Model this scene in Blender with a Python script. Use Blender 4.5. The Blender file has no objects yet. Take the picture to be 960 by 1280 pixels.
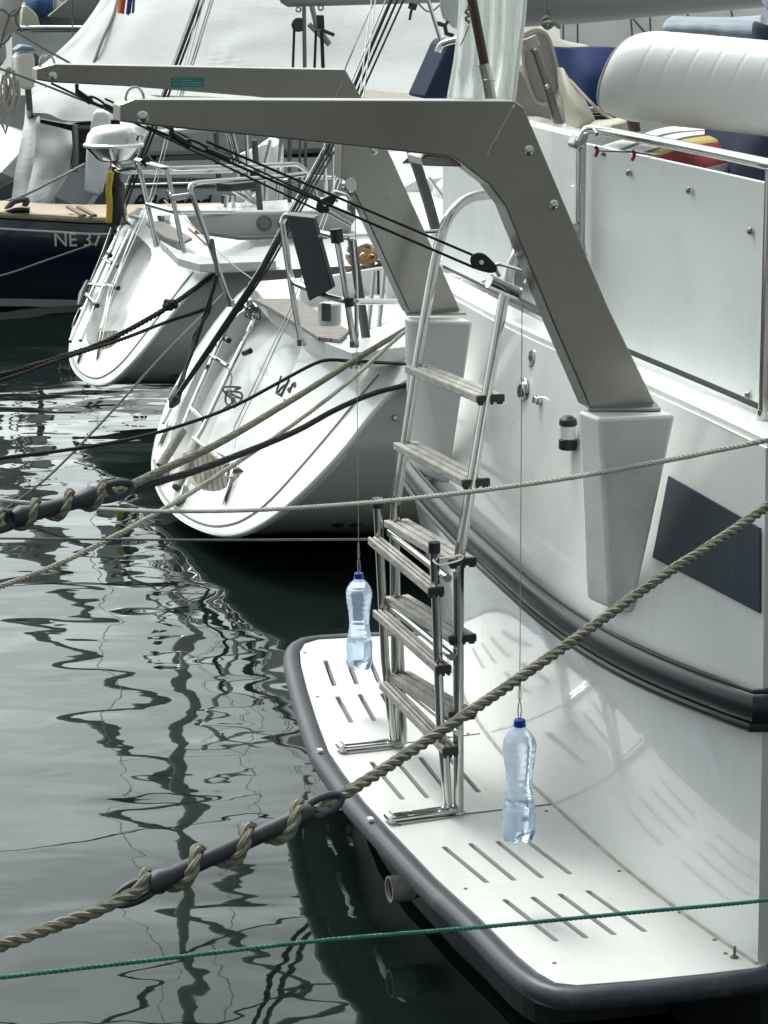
import bpy, bmesh, math, random
from mathutils import Vector as V, Matrix, noise
from mathutils.bvhtree import BVHTree
random.seed(7)
SC = bpy.context.scene
COL = SC.collection
# ---------------------------------------------------------------- camera, world, sun, exposure
FPX = 3100.0; CAMZ = 2.95; PITCH = math.atan(725/FPX); ROLL = -0.007
fw = V((0, math.cos(PITCH), -math.sin(PITCH))); up0 = V((0, math.sin(PITCH), math.cos(PITCH))); rt0 = V((1, 0, 0))
rt = rt0*math.cos(ROLL) + up0*math.sin(ROLL); up = -rt0*math.sin(ROLL) + up0*math.cos(ROLL)
CAM = V((0, 0, CAMZ))
cd = bpy.data.cameras.new('camera'); cam = bpy.data.objects.new('camera', cd); COL.objects.link(cam)
cd.sensor_fit = 'HORIZONTAL'; cd.sensor_width = 36; cd.lens = 36*FPX/960; cd.clip_start = 0.05; cd.clip_end = 3000
m = Matrix.Identity(4)
for i in range(3):
    m[i][0] = rt[i]; m[i][1] = up[i]; m[i][2] = -fw[i]; m[i][3] = CAM[i]
cam.matrix_world = m
SC.camera = cam
w = bpy.data.worlds.new('World'); SC.world = w; w.use_nodes = True
nt = w.node_tree; nt.nodes.clear()
SUN_EL = math.radians(58); SUN_AZ = math.atan2(-0.42, 0.70)     # azimuth measured from +Y towards +X
sky = nt.nodes.new('ShaderNodeTexSky'); sky.sky_type = 'NISHITA'; sky.sun_disc = False
sky.sun_elevation = SUN_EL; sky.sun_rotation = SUN_AZ; sky.dust_density = 4.0; sky.air_density = 1.0; sky.ozone_density = 1.0
hs = nt.nodes.new('ShaderNodeHueSaturation'); hs.inputs['Saturation'].default_value = 0.22
tc = nt.nodes.new('ShaderNodeTexCoord'); mp = nt.nodes.new('ShaderNodeMapping'); mp.inputs['Scale'].default_value = (1.2, 1.2, 4.0)
nz = nt.nodes.new('ShaderNodeTexNoise'); nz.inputs['Scale'].default_value = 2.2; nz.inputs['Detail'].default_value = 6
cr = nt.nodes.new('ShaderNodeMapRange'); cr.inputs['From Min'].default_value = .3; cr.inputs['From Max'].default_value = .7
cr.inputs['To Min'].default_value = .6; cr.inputs['To Max'].default_value = 1.4
mx = nt.nodes.new('ShaderNodeVectorMath'); mx.operation = 'SCALE'
bg = nt.nodes.new('ShaderNodeBackground'); bg.inputs['Strength'].default_value = 0.13
wo = nt.nodes.new('ShaderNodeOutputWorld')
L = nt.links.new
L(tc.outputs['Generated'], mp.inputs['Vector']); L(mp.outputs[0], nz.inputs['Vector']); L(nz.outputs['Fac'], cr.inputs['Value'])
hz = nt.nodes.new('ShaderNodeVectorMath'); hz.operation = 'DOT_PRODUCT'; hz.inputs[1].default_value = (math.sin(SUN_AZ), math.cos(SUN_AZ), 0)   # bright haze on the sun's side
hm = nt.nodes.new('ShaderNodeMapRange'); hm.inputs['From Min'].default_value = -.1; hm.inputs['From Max'].default_value = 1; hm.inputs['To Min'].default_value = 1.25; hm.inputs['To Max'].default_value = 2.7
L(tc.outputs['Generated'], hz.inputs[0]); L(hz.outputs['Value'], hm.inputs['Value'])
mm_ = nt.nodes.new('ShaderNodeMath'); mm_.operation = 'MULTIPLY'; L(hm.outputs[0], mm_.inputs[0]); L(cr.outputs[0], mm_.inputs[1])
tn = nt.nodes.new('ShaderNodeVectorMath'); tn.operation = 'MULTIPLY'; tn.inputs[1].default_value = (.93, 1.0, .965)
L(sky.outputs[0], hs.inputs['Color']); L(hs.outputs[0], tn.inputs[0]); L(tn.outputs[0], mx.inputs[0]); L(mm_.outputs[0], mx.inputs['Scale']); L(mx.outputs[0], bg.inputs['Color']); L(bg.outputs[0], wo.inputs['Surface'])
sd = bpy.data.lights.new('sun', 'SUN'); sd.energy = 2.0; sd.angle = math.radians(17); sd.color = (1.0, 0.985, 0.94)
so = bpy.data.objects.new('sun', sd); COL.objects.link(so)
sv = V((math.sin(SUN_AZ)*math.cos(SUN_EL), math.cos(SUN_AZ)*math.cos(SUN_EL), math.sin(SUN_EL)))
so.rotation_euler = sv.to_track_quat('Z', 'Y').to_euler(); so.location = sv*30
SC.view_settings.view_transform = 'Standard'; SC.view_settings.look = 'None'
SC.view_settings.gamma = 1; SC.view_settings.exposure = 0.02; SC.view_settings.use_curve_mapping = False
SC.render.engine = 'CYCLES'
SC.cycles.max_bounces = 8; SC.cycles.transmission_bounces = 8; SC.cycles.transparent_max_bounces = 12
SC.cycles.caustics_reflective = False; SC.cycles.caustics_refractive = False

# ---------------------------------------------------------------- measuring helpers
T = V((-.30, .954, 0)).normalized(); A = V((-.954, -.30, 0)).normalized(); F = -A; Z = V((0, 0, 1))
def ray(x, y):
    d = fw + rt*((x-480)/FPX) + up*((640-y)/FPX)
    return d/d.y
def P(x, y, Y): return CAM + ray(x, y)*Y
def onz(x, y, z):
    d = ray(x, y); return CAM + d*((z-CAMZ)/d.z)
def onp(x, y, p0, n):
    d = ray(x, y); return CAM + d*((p0-CAM).dot(n)/d.dot(n))
# ---------------------------------------------------------------- materials
MATS = {}
def mat(name, col, rough=.5, metal=0., coat=0., var=.0, vs=6., bump=0., bs=40., spec=.5, dirt=None, dirts=3., dirta=.0, stretch=None, trans=0., ior=1.45, dark_rough=.0):
    if name in MATS: return MATS[name]
    mm = bpy.data.materials.new(name); mm.use_nodes = True; n = mm.node_tree; b = n.nodes['Principled BSDF']
    b.inputs['Base Color'].default_value = (*col, 1); b.inputs['Roughness'].default_value = rough; b.inputs['Metallic'].default_value = metal
    b.inputs['Coat Weight'].default_value = coat; b.inputs['Coat Roughness'].default_value = .06
    b.inputs['Specular IOR Level'].default_value = spec; b.inputs['Transmission Weight'].default_value = trans; b.inputs['IOR'].default_value = ior
    tcn = n.nodes.new('ShaderNodeTexCoord'); mpn = n.nodes.new('ShaderNodeMapping')
    if stretch: mpn.inputs['Scale'].default_value = stretch
    n.links.new(tcn.outputs['Object'], mpn.inputs['Vector'])
    last = None
    if var:
        t = n.nodes.new('ShaderNodeTexNoise'); t.inputs['Scale'].default_value = vs; t.inputs['Detail'].default_value = 6; t.inputs['Roughness'].default_value = .6
        n.links.new(mpn.outputs[0], t.inputs['Vector'])
        r = n.nodes.new('ShaderNodeMapRange'); r.inputs['From Min'].default_value = .3; r.inputs['From Max'].default_value = .7; r.inputs['To Min'].default_value = 1-var; r.inputs['To Max'].default_value = 1+var*.6
        n.links.new(t.outputs['Fac'], r.inputs['Value'])
        s = n.nodes.new('ShaderNodeVectorMath'); s.operation = 'SCALE'; s.inputs[0].default_value = col
        n.links.new(r.outputs[0], s.inputs['Scale']); last = s.outputs[0]
        rr = n.nodes.new('ShaderNodeMapRange'); rr.inputs['To Min'].default_value = max(.02, rough-.1); rr.inputs['To Max'].default_value = min(1, rough+.12)
        n.links.new(t.outputs['Fac'], rr.inputs['Value']); n.links.new(rr.outputs[0], b.inputs['Roughness'])
    if dirta:
        t = n.nodes.new('ShaderNodeTexNoise'); t.inputs['Scale'].default_value = dirts; t.inputs['Detail'].default_value = 9; t.inputs['Roughness'].default_value = .72
        n.links.new(mpn.outputs[0], t.inputs['Vector'])
        r = n.nodes.new('ShaderNodeMapRange'); r.inputs['From Min'].default_value = .54; r.inputs['From Max'].default_value = .8; r.inputs['To Max'].default_value = dirta
        n.links.new(t.outputs['Fac'], r.inputs['Value'])
        x = n.nodes.new('ShaderNodeMix'); x.data_type = 'RGBA'
        n.links.new(r.outputs[0], x.inputs['Factor'])
        if last: n.links.new(last, x.inputs['A'])
        else: x.inputs['A'].default_value = (*col, 1)
        x.inputs['B'].default_value = (*(dirt or (.2, .18, .14)), 1); last = x.outputs['Result']
    if last: n.links.new(last, b.inputs['Base Color'])
    if bump:
        t = n.nodes.new('ShaderNodeTexNoise'); t.inputs['Scale'].default_value = bs; t.inputs['Detail'].default_value = 4
        n.links.new(mpn.outputs[0], t.inputs['Vector'])
        bb = n.nodes.new('ShaderNodeBump'); bb.inputs['Strength'].default_value = bump; bb.inputs['Distance'].default_value = .01
        n.links.new(t.outputs['Fac'], bb.inputs['Height']); n.links.new(bb.outputs[0], b.inputs['Normal'])
    MATS[name] = mm; return mm
GEL = mat('gelcoat', (.84, .85, .835), .28, coat=.55, var=.03, vs=2.5, dirt=(.34, .32, .27), dirts=11, dirta=.22)
def speckle(mm, scale, col, thr):
    n = mm.node_tree; b = n.nodes['Principled BSDF']; tcn = n.nodes.new('ShaderNodeTexCoord')
    v = n.nodes.new('ShaderNodeTexVoronoi'); v.inputs['Scale'].default_value = scale
    nn = n.nodes.new('ShaderNodeTexNoise'); nn.inputs['Scale'].default_value = scale/14
    mrr = n.nodes.new('ShaderNodeMapRange'); mrr.inputs['From Min'].default_value = .45; mrr.inputs['From Max'].default_value = .75; mrr.inputs['To Min'].default_value = 0; mrr.inputs['To Max'].default_value = thr
    ma = n.nodes.new('ShaderNodeMath'); ma.operation = 'LESS_THAN'
    n.links.new(tcn.outputs['Object'], v.inputs['Vector']); n.links.new(tcn.outputs['Object'], nn.inputs['Vector'])
    n.links.new(nn.outputs['Fac'], mrr.inputs['Value']); n.links.new(v.outputs['Distance'], ma.inputs[0]); n.links.new(mrr.outputs[0], ma.inputs[1])
    x = n.nodes.new('ShaderNodeMix'); x.data_type = 'RGBA'; n.links.new(ma.outputs[0], x.inputs['Factor'])
    l = b.inputs['Base Color'].links[0].from_socket; n.links.new(l, x.inputs['A']); x.inputs['B'].default_value = (*col, 1)
    n.links.new(x.outputs['Result'], b.inputs['Base Color'])
PLAT = mat('platform_gelcoat', (.66, .665, .645), .38, coat=.15, var=.03, vs=3, dirt=(.40, .37, .30), dirts=5, dirta=.45)
speckle(PLAT, 55, (.16, .14, .1), .16)
TRANS = mat('transom_gelcoat', (.80, .815, .80), .22, coat=1., var=.03, vs=2, dirt=(.45, .42, .36), dirts=5, dirta=.3, stretch=(2.2, 2.2, .5))
speckle(TRANS, 32, (.25, .2, .15), .07)
PANEL = mat('painted_panel', (.74, .77, .76), .35, var=.04, vs=3, dirt=(.38, .38, .36), dirts=4, dirta=.25)
speckle(PANEL, 28, (.2, .17, .13), .08)
SIDE = mat('hull_side_gelcoat', (.62, .64, .61), .25, coat=.5, var=.05, vs=1.2, dirt=(.3, .32, .27), dirts=2.5, dirta=.3)
HULL2 = mat('yacht_gelcoat', (.66, .675, .665), .28, coat=.25, var=.02, vs=1.5, dirt=(.45, .44, .4), dirts=3, dirta=.2)
STEEL = mat('stainless_tube', (.56, .56, .545), .13, 1., var=.12, vs=14)
DAVIT = mat('davit_stainless', (.31, .305, .285), .27, 1., var=.05, vs=1.6)
RUB = mat('black_rubber', (.018, .020, .025), .36, var=.3, vs=9, dirt=(.12, .11, .1), dirts=7, dirta=.15)
RUBF = mat('fender_rubber', (.040, .046, .062), .42, var=.25, vs=6, dirt=(.26, .25, .22), dirts=8, dirta=.35)
BLK = mat('black_plastic', (.018, .019, .021), .4, var=.2, vs=20)
TEAK = mat('weathered_teak', (.42, .405, .37), .75, var=.35, vs=22, bump=.5, bs=60, stretch=(1.6, .35, 2), dirt=(.12, .11, .09), dirts=25, dirta=.5)
TEAKB = mat('brown_teak', (.20, .17, .13), .75, var=.35, vs=18, bump=.3, bs=50, stretch=(1, .3, 2))
TEAKD = mat('blond_teak', (.47, .38, .27), .7, var=.1, vs=5)
ROPEM = mat('rope_olive', (.25, .245, .19), .9, var=.4, vs=60, bump=.6, bs=500, dirt=(.07, .065, .05), dirts=20, dirta=.7)
ROPEB = mat('rope_black', (.022, .023, .022), .85, var=.35, vs=60)
ROPEW = mat('rope_white', (.52, .52, .47), .85, var=.25, vs=300, bump=.6, bs=700)
ROPEG = mat('rope_green', (.025, .17, .13), .6, var=.25, vs=50, dirt=(.35, .42, .38), dirts=30, dirta=.5)
ROPEP = mat('rope_pale', (.42, .41, .35), .9, var=.2, vs=40, bump=.4, bs=500)
ROPEGR = mat('rope_grey', (.16, .165, .155), .9, var=.3, vs=60)
SNUB = mat('snubber_rubber', (.030, .033, .042), .5, var=.25, vs=18, dirt=(.13, .13, .12), dirts=14, dirta=.3)
NAVY = mat('navy_hull', (.006, .013, .028), .18, coat=.6)
NAVYC = mat('navy_cloth', (.012, .022, .06), .85, var=.25, vs=4, bump=.2, bs=15)
BLUEC = mat('blue_cloth', (.025, .075, .2), .85, var=.2, vs=8)
TARP = mat('grey_white_tarp', (.56, .575, .57), .75, var=.07, vs=1.2, bump=.25, bs=5, dirt=(.33, .34, .33), dirts=2, dirta=.5)
TARPG = mat('grey_tarp', (.54, .555, .55), .75, var=.1, vs=2.5, bump=.3, bs=6)
SLATE = mat('slate_cloth', (.10, .115, .125), .8, var=.2, vs=6)
GREYH = mat('grey_hull', (.42, .44, .445), .35, coat=.2, var=.05, vs=.8)
GREYD = mat('dark_grey_band', (.12, .125, .125), .4)
WHT = mat('white_plastic', (.76, .77, .76), .35, var=.03, vs=8)
CREAM = mat('beige_canvas', (.47, .44, .36), .85, var=.1, vs=4, bump=.2, bs=12)
KHAKI = mat('seat_vinyl', (.30, .295, .265), .5, var=.06, vs=6)
WINB = mat('blue_black_glass', (.028, .040, .056), .4)
ROLL_ = mat('white_vinyl', (.70, .71, .68), .38, var=.03, vs=4, bump=.12, bs=14)
YEL = mat('yellow_cloth', (.5, .36, .03), .7)
REDD = mat('dark_red_cloth', (.12, .02, .03), .8)
WOOD = mat('mahogany', (.055, .02, .018), .3, coat=.4, var=.2, vs=12)
CAPB = mat('blue_cap', (.01, .035, .28), .35)
CONC = mat('quay_concrete', (.34, .335, .315), .9, var=.3, vs=1.5, bump=.5, bs=20)
ASPH = mat('dark_quay_paving', (.045, .043, .04), .9, var=.3, vs=2)
ADDED_BLDG = mat('added_building_tone', (.20, .19, .165), .9, var=.35, vs=3)  # tone of the added building, set for fill light and davit reflections
BOOMG = mat('boom_grey', (.22, .225, .225), .5, var=.05, vs=3)
SKIN = mat('skin', (.5, .32, .24), .5)
DENIM = mat('denim', (.012, .022, .05), .9, var=.3, vs=12)
SHIRT = mat('light_blue_shirt', (.45, .52, .65), .85)
HAIR = mat('brown_hair', (.05, .03, .02), .7)
def planks(mm, axis, pitch, col=(.03, .028, .025), wid=.12):
    n = mm.node_tree; b = n.nodes['Principled BSDF']; tcn = n.nodes.new('ShaderNodeTexCoord'); d = n.nodes.new('ShaderNodeVectorMath'); d.operation = 'DOT_PRODUCT'; d.inputs[1].default_value = V(axis)/pitch
    n.links.new(tcn.outputs['Object'], d.inputs[0]); fr = n.nodes.new('ShaderNodeMath'); fr.operation = 'FRACT'; n.links.new(d.outputs['Value'], fr.inputs[0])
    lt_ = n.nodes.new('ShaderNodeMath'); lt_.operation = 'LESS_THAN'; lt_.inputs[1].default_value = wid; n.links.new(fr.outputs[0], lt_.inputs[0])
    x = n.nodes.new('ShaderNodeMix'); x.data_type = 'RGBA'; n.links.new(lt_.outputs[0], x.inputs['Factor']); l = b.inputs['Base Color'].links[0].from_socket
    n.links.new(l, x.inputs['A']); x.inputs['B'].default_value = (*col, 1); n.links.new(x.outputs['Result'], b.inputs['Base Color']); return mm
# ---------------------------------------------------------------- mesh builder
class MB:
    def __init__(s): s.v = []; s.f = []; s.mi = []; s.k = 0
    def add(s, vs, fs):
        o = len(s.v); s.v += [V(p) for p in vs]
        for f in fs: s.f.append([i+o for i in f]); s.mi.append(s.k)
        return s
    def box(s, c, hx, hy, hz):            # half-extent vectors
        c = V(c); vs = [c+hx*a+hy*b+hz*d for a in (-1, 1) for b in (-1, 1) for d in (-1, 1)]
        return s.add(vs, [(0, 1, 3, 2), (4, 6, 7, 5), (0, 4, 5, 1), (2, 3, 7, 6), (0, 2, 6, 4), (1, 5, 7, 3)])
    def beam(s, a, b, side, wd, ht):      # box from a to b
        a, b = V(a), V(b); d = b-a; side = (side - d*(side.dot(d)/d.dot(d))).normalized(); u = d.cross(side).normalized()
        return s.box((a+b)/2, d/2, side*wd/2, u*ht/2)
    def prism(s, pts, vec):
        n = len(pts); pts = [V(p) for p in pts]
        return s.add(pts+[p+vec for p in pts], [list(range(n))[::-1], list(range(n, 2*n))]+[(i, (i+1) % n, (i+1) % n+n, i+n) for i in range(n)])
    def tube(s, pts, r, n=10, caps=True, closed=False, ell=1., upv=None):
        pts = [V(p) for p in pts]; m_ = len(pts); R = r if isinstance(r, (list, tuple)) else [r]*m_
        base = len(s.v); prev = None; fr = []
        for i in range(m_):
            a = pts[(i-1) % m_] if (i > 0 or closed) else pts[i]; b = pts[(i+1) % m_] if (i < m_-1 or closed) else pts[i]
            t = (b-a); t = t.normalized() if t.length > 1e-9 else V((0, 0, 1))
            if upv is not None: u = upv - t*upv.dot(t)
            elif prev is None:
                u = V((0, 0, 1)) if abs(t.z) < .9 else V((0, 1, 0)); u = u - t*u.dot(t)
            else: u = prev - t*prev.dot(t)
            u.normalize(); prev = u; w_ = t.cross(u); fr.append((u, w_))
        vs = []
        for i in range(m_):
            u, w_ = fr[i]
            for k in range(n):
                a = 2*math.pi*k/n; vs.append(pts[i]+u*(math.cos(a)*R[i])+w_*(math.sin(a)*R[i]*ell))
        fs = []
        for i in range(m_ if closed else m_-1):
            j = (i+1) % m_
            for k in range(n): fs.append((i*n+k, i*n+(k+1) % n, j*n+(k+1) % n, j*n+k))
        if caps and not closed: fs.append(list(range(n))[::-1]); fs.append([(m_-1)*n+k for k in range(n)])
        return s.add(vs, fs)
    def lathe(s, c, ax, prof, n=24):      # prof: (radius, height along axis)
        c = V(c); ax = ax.normalized(); u = ax.orthogonal().normalized(); w_ = ax.cross(u)
        vs = []; m_ = len(prof)
        for r, h in prof:
            for k in range(n):
                a = 2*math.pi*k/n; vs.append(c+ax*h+(u*math.cos(a)+w_*math.sin(a))*max(r, 1e-5))
        fs = [(i*n+k, i*n+(k+1) % n, (i+1)*n+(k+1) % n, (i+1)*n+k) for i in range(m_-1) for k in range(n)]
        fs.append(list(range(n))[::-1]); fs.append([(m_-1)*n+k for k in range(n)])
        return s.add(vs, fs)
    def ball(s, c, r, n=10, sz=1.):
        return s.lathe(c, Z, [(r*math.sin(math.pi*i/n), -r*sz*math.cos(math.pi*i/n)) for i in range(n+1)], 14)
    def grid(s, rows, closed=False):
        m_ = len(rows); n = len(rows[0]); vs = [p for r in rows for p in r]
        return s.add(vs, [(i*n+k, i*n+(k+1) % n, (i+1)*n+(k+1) % n, (i+1)*n+k) for i in range(m_-1) for k in range(n if closed else n-1)])
    def rope(s, pts, R, pitch=None, sides=6, strands=3):
        pts = resample(pts, max(4, int(plen(pts)/((pitch or R*7)/9)))); pitch = pitch or R*7
        prev = None; d = 0; rows = [[] for _ in range(strands)]
        for i, p in enumerate(pts):
            a = pts[max(0, i-1)]; b = pts[min(len(pts)-1, i+1)]; t = (b-a).normalized()
            if prev is None: u = t.orthogonal()
            else: u = prev-t*prev.dot(t)
            u.normalize(); prev = u; w_ = t.cross(u)
            if i: d += (p-pts[i-1]).length
            for k in range(strands):
                an = 2*math.pi*(d/pitch+k/strands); rows[k].append(p+(u*math.cos(an)+w_*math.sin(an))*R*.5)
        for r in rows: s.tube(r, R*.54, sides)
        return s
ORG = {}
def tag(o, label=None, cat=None, group=None, kind=None):
    if label: o['label'] = label
    if cat: o['category'] = cat
    if group: o['group'] = group
    if kind: o['kind'] = kind
    return o
def thing(name, loc, label, cat, group=None):
    o = bpy.data.objects.new(name, None); COL.objects.link(o); o.location = V(loc); o.empty_display_size = .1
    ORG[o] = V(loc); return tag(o, label, cat, group)
def mk(name, mb, mats, parent=None, smooth=35, bevel=0., solid=0., subsurf=0, label=None):
    if not isinstance(mats, (list, tuple)): mats = [mats]
    if parent is not None: org = ORG[parent]
    else: org = sum(mb.v, V((0, 0, 0)))/len(mb.v); org.z = min(p.z for p in mb.v)
    me = bpy.data.meshes.new(name); me.from_pydata([tuple(p-org) for p in mb.v], [], mb.f)
    for x in mats: me.materials.append(x)
    if len(mats) > 1: me.polygons.foreach_set('material_index', mb.mi)
    bm = bmesh.new(); bm.from_mesh(me)
    bmesh.ops.recalc_face_normals(bm, faces=bm.faces); bm.to_mesh(me); bm.free()
    if smooth:
        me.shade_smooth(); me.set_sharp_from_angle(angle=math.radians(smooth))
    o = bpy.data.objects.new(name, me); COL.objects.link(o)
    if parent is not None:
        o.parent = parent
    else: o.location = org
    ORG[o] = org
    if solid: x = o.modifiers.new('s', 'SOLIDIFY'); x.thickness = solid; x.offset = 0
    if bevel: x = o.modifiers.new('b', 'BEVEL'); x.width = bevel; x.segments = 2; x.limit_method = 'ANGLE'; x.angle_limit = math.radians(40)
    if subsurf: x = o.modifiers.new('ss', 'SUBSURF'); x.levels = subsurf; x.render_levels = subsurf
    if label: o['label'] = label
    return o
def plen(pts): return sum((V(pts[i+1])-V(pts[i])).length for i in range(len(pts)-1))
def cat(pts, n=6, closed=False):          # Catmull-Rom smoothing
    pts = [V(p) for p in pts]; out = []; m_ = len(pts)
    for i in range(m_ if closed else m_-1):
        if closed: a, b, c, d = pts[(i-1) % m_], pts[i], pts[(i+1) % m_], pts[(i+2) % m_]
        else: a, b, c, d = pts[max(0, i-1)], pts[i], pts[i+1], pts[min(m_-1, i+2)]
        for k in range(n):
            t = k/n; out.append(.5*((2*b)+(c-a)*t+(2*a-5*b+4*c-d)*t*t+(3*b-a-3*c+d)*t**3))
    if not closed: out.append(pts[-1])
    return out
def resample(pts, n):
    pts = [V(p) for p in pts]; Ls = [0]
    for i in range(len(pts)-1): Ls.append(Ls[-1]+(pts[i+1]-pts[i]).length)
    out = []; j = 0
    for k in range(n):
        s = Ls[-1]*k/(n-1)
        while j < len(pts)-2 and Ls[j+1] < s: j += 1
        t = (s-Ls[j])/max(1e-9, Ls[j+1]-Ls[j]); out.append(pts[j].lerp(pts[j+1], min(1, t)))
    return out
def PX(lst): return [P(*q) for q in lst]
def fillet(pts, r=.06, n=5):
    pts = [V(p) for p in pts]; out = [pts[0]]
    for i in range(1, len(pts)-1):
        a, b, c = pts[i-1], pts[i], pts[i+1]; d1 = (a-b); d2 = (c-b); rr = min(r, d1.length*.45, d2.length*.45)
        p, q = b+d1.normalized()*rr, b+d2.normalized()*rr
        for k in range(n+1):
            t = k/n; out.append(p*(1-t)**2+b*2*t*(1-t)+q*t*t)
    out.append(pts[-1]); return out
def patch(rows, n=6, m_=6, amp=0., sc=3., fold=0., fs=6.):   # rows of (x,y,Y) -> smooth grid
    R = [cat(PX(r), n) for r in rows]; cols = [cat([r[k] for r in R], m_) for k in range(len(R[0]))]
    out = [[cols[k][i] for k in range(len(cols))] for i in range(len(cols[0]))]
    ni = len(out); nk = len(out[0])
    if amp or fold:
        for i in range(ni):
            for k in range(nk):
                q = out[i][k]; d = (q-CAM).normalized()
                a = noise.noise(q*sc)*amp + (math.sin(k/nk*fs*6.28+noise.noise(q*1.3)*4)*fold)
                out[i][k] = q-V((0, 1, 0))*a
    return MB().grid(out)
def strokes(mb, segs, r, n=6, sm=4):
    for s in segs: mb.tube(cat(s, sm), r, n)
    return mb
def textmesh(txt, size, origin, right, upv, ext=.002, shear=0.):
    cu = bpy.data.curves.new('t', 'FONT'); cu.body = txt; cu.size = size; cu.extrude = ext; cu.shear = shear
    o = bpy.data.objects.new('t', cu); COL.objects.link(o); dg = bpy.context.evaluated_depsgraph_get()
    me = bpy.data.meshes.new_from_object(o.evaluated_get(dg)); mb = MB(); nrm = right.cross(upv)
    mb.add([origin+right*v.co.x+upv*v.co.y+nrm*v.co.z for v in me.vertices], [list(p.vertices) for p in me.polygons])
    bpy.data.objects.remove(o); bpy.data.curves.remove(cu); bpy.data.meshes.remove(me); return mb
def planar(outer, holes=(), dz=None):     # triangulated flat face with holes; returns MB
    bm = bmesh.new(); es = []
    for loop in [outer]+list(holes):
        vv = [bm.verts.new(p) for p in loop]
        for i in range(len(vv)): es.append(bm.edges.new((vv[i], vv[(i+1) % len(vv)])))
    bmesh.ops.triangle_fill(bm, use_beauty=True, use_dissolve=False, edges=es)
    bm.verts.index_update(); mb = MB(); mb.add([v.co.copy() for v in bm.verts], [[v.index for v in f.verts] for f in bm.faces]); bm.free(); return mb
# ---------------------------------------------------------------- setting: water, quay
wm = bpy.data.materials.new('harbour_water'); wm.use_nodes = True; n = wm.node_tree; b = n.nodes['Principled BSDF']
b.inputs['Base Color'].default_value = (.0062, .0118, .0102, 1); b.inputs['Roughness'].default_value = .015; b.inputs['IOR'].default_value = 1.45; b.inputs['Specular Tint'].default_value = (.88, 1, .95, 1)
tcn = n.nodes.new('ShaderNodeTexCoord')
def wave(scale, str_, rot, sx, sy, det=2, dist=0.):
    mpn = n.nodes.new('ShaderNodeMapping'); mpn.inputs['Rotation'].default_value = (0, 0, rot); mpn.inputs['Scale'].default_value = (sx, sy, 1)
    t = n.nodes.new('ShaderNodeTexNoise'); t.inputs['Scale'].default_value = scale; t.inputs['Detail'].default_value = det; t.inputs['Roughness'].default_value = .45; t.inputs['Distortion'].default_value = dist
    n.links.new(tcn.outputs['Object'], mpn.inputs['Vector']); n.links.new(mpn.outputs[0], t.inputs['Vector'])
    mu = n.nodes.new('ShaderNodeMath'); mu.operation = 'MULTIPLY'; mu.inputs[1].default_value = str_; n.links.new(t.outputs['Fac'], mu.inputs[0]); return mu.outputs[0]
a1 = wave(.95, .0150, .35, 1., 1.9, 1, .3); a2 = wave(2.9, .0022, -.25, 1, 1.7, 1., .4); a3 = wave(11, .00007, .1, 1, 1.6, 1)
ad = n.nodes.new('ShaderNodeMath'); n.links.new(a1, ad.inputs[0]); n.links.new(a2, ad.inputs[1])
ad2 = n.nodes.new('ShaderNodeMath'); n.links.new(ad.outputs[0], ad2.inputs[0]); n.links.new(a3, ad2.inputs[1])
bu = n.nodes.new('ShaderNodeBump'); bu.inputs['Strength'].default_value = 1; bu.inputs['Distance'].default_value = 1.
n.links.new(ad2.outputs[0], bu.inputs['Height']); n.links.new(bu.outputs[0], b.inputs['Normal'])
mb = MB().add([(-1500, -1500, 0), (1500, -1500, 0), (1500, 1500, 0), (-1500, 1500, 0)], [(0, 1, 2, 3)])
tag(mk('water', mb, wm, smooth=0), kind='structure')
mb = MB()
mb.box((0, -14, .0), V((40, 0, 0)), V((0, 14.7, 0)), V((0, 0, 1.35))); mb.k = 1
mb.box((0, -14.1, 1.36), V((40, 0, 0)), V((0, 14.7, 0)), V((0, 0, .012))); mb.k = 0
q0 = V((-3.6, 1.2, 0)); tt = T*60
mb.prism([V((-3.4, .6, -1.4)), V((-3.4, .6, -1.4))+tt, V((-14, .6, -1.4))+tt, V((-14, .6, -1.4))], V((0, 0, 2.75)))
tag(mk('quay', mb, [CONC, ASPH], smooth=0), kind='structure')
bw = thing('added_building', (0, -13, 1.35), 'long pale building added unseen behind the viewer to shape fill and reflections', 'building')  # added out of view; shapes davit reflections and fill on faces towards the viewer
mk('wall', MB().box((2, -16, 2.9), V((26, 0, 0)), V((0, 3, 0)), V((0, 0, 1.55))), ADDED_BLDG, bw, 0)
mb = MB()
for i in range(14): mk('window', MB().box((-21+i*3.5, -12.98, 3.0), V((.8, 0, 0)), V((0, .05, 0)), V((0, 0, .6))), WINB, bw, 0)
# ---------------------------------------------------------------- motor boat
mbt = thing('motor_boat', onz(700, 1010, .35), 'white motor boat in front with slotted swim platform, folding ladder and steel davits', 'boat')
ZP, ZR, ZD = .35, 1.0, 1.72
bot = cat([onz(x, y, ZP) for x, y in [(947, 1206), (884, 1167), (843, 1134), (776, 1085), (730, 1040), (680, 997), (631, 948), (600, 908), (580, 874), (564, 838), (553, 800)]], 3)
mid = cat([onz(x, y, ZR) for x, y in [(953, 912), (900, 893), (800, 852), (700, 787), (640, 732), (600, 697), (560, 655), (528, 620), (512, 592)]], 3)
top = cat([onz(x, y, ZD) for x, y in [(957, 560), (905, 534), (808, 489), (702, 442), (640, 414), (600, 392), (566, 373), (535, 357), (512, 345)]], 3)
N = 40
bot, mid, top = resample(bot, N), resample(mid, N), resample(top, N)
def relax(pts, it):
    for _ in range(it): pts = [pts[0]]+[(pts[i-1]+pts[i]*2+pts[i+1])/4 for i in range(1, len(pts)-1)]+[pts[-1]]
    return pts
bot, mid, top = relax(bot, 14), relax(mid, 14), relax(top, 14)
low = [p+V((0, 0, -.5))+F*.05 for p in bot]
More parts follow.
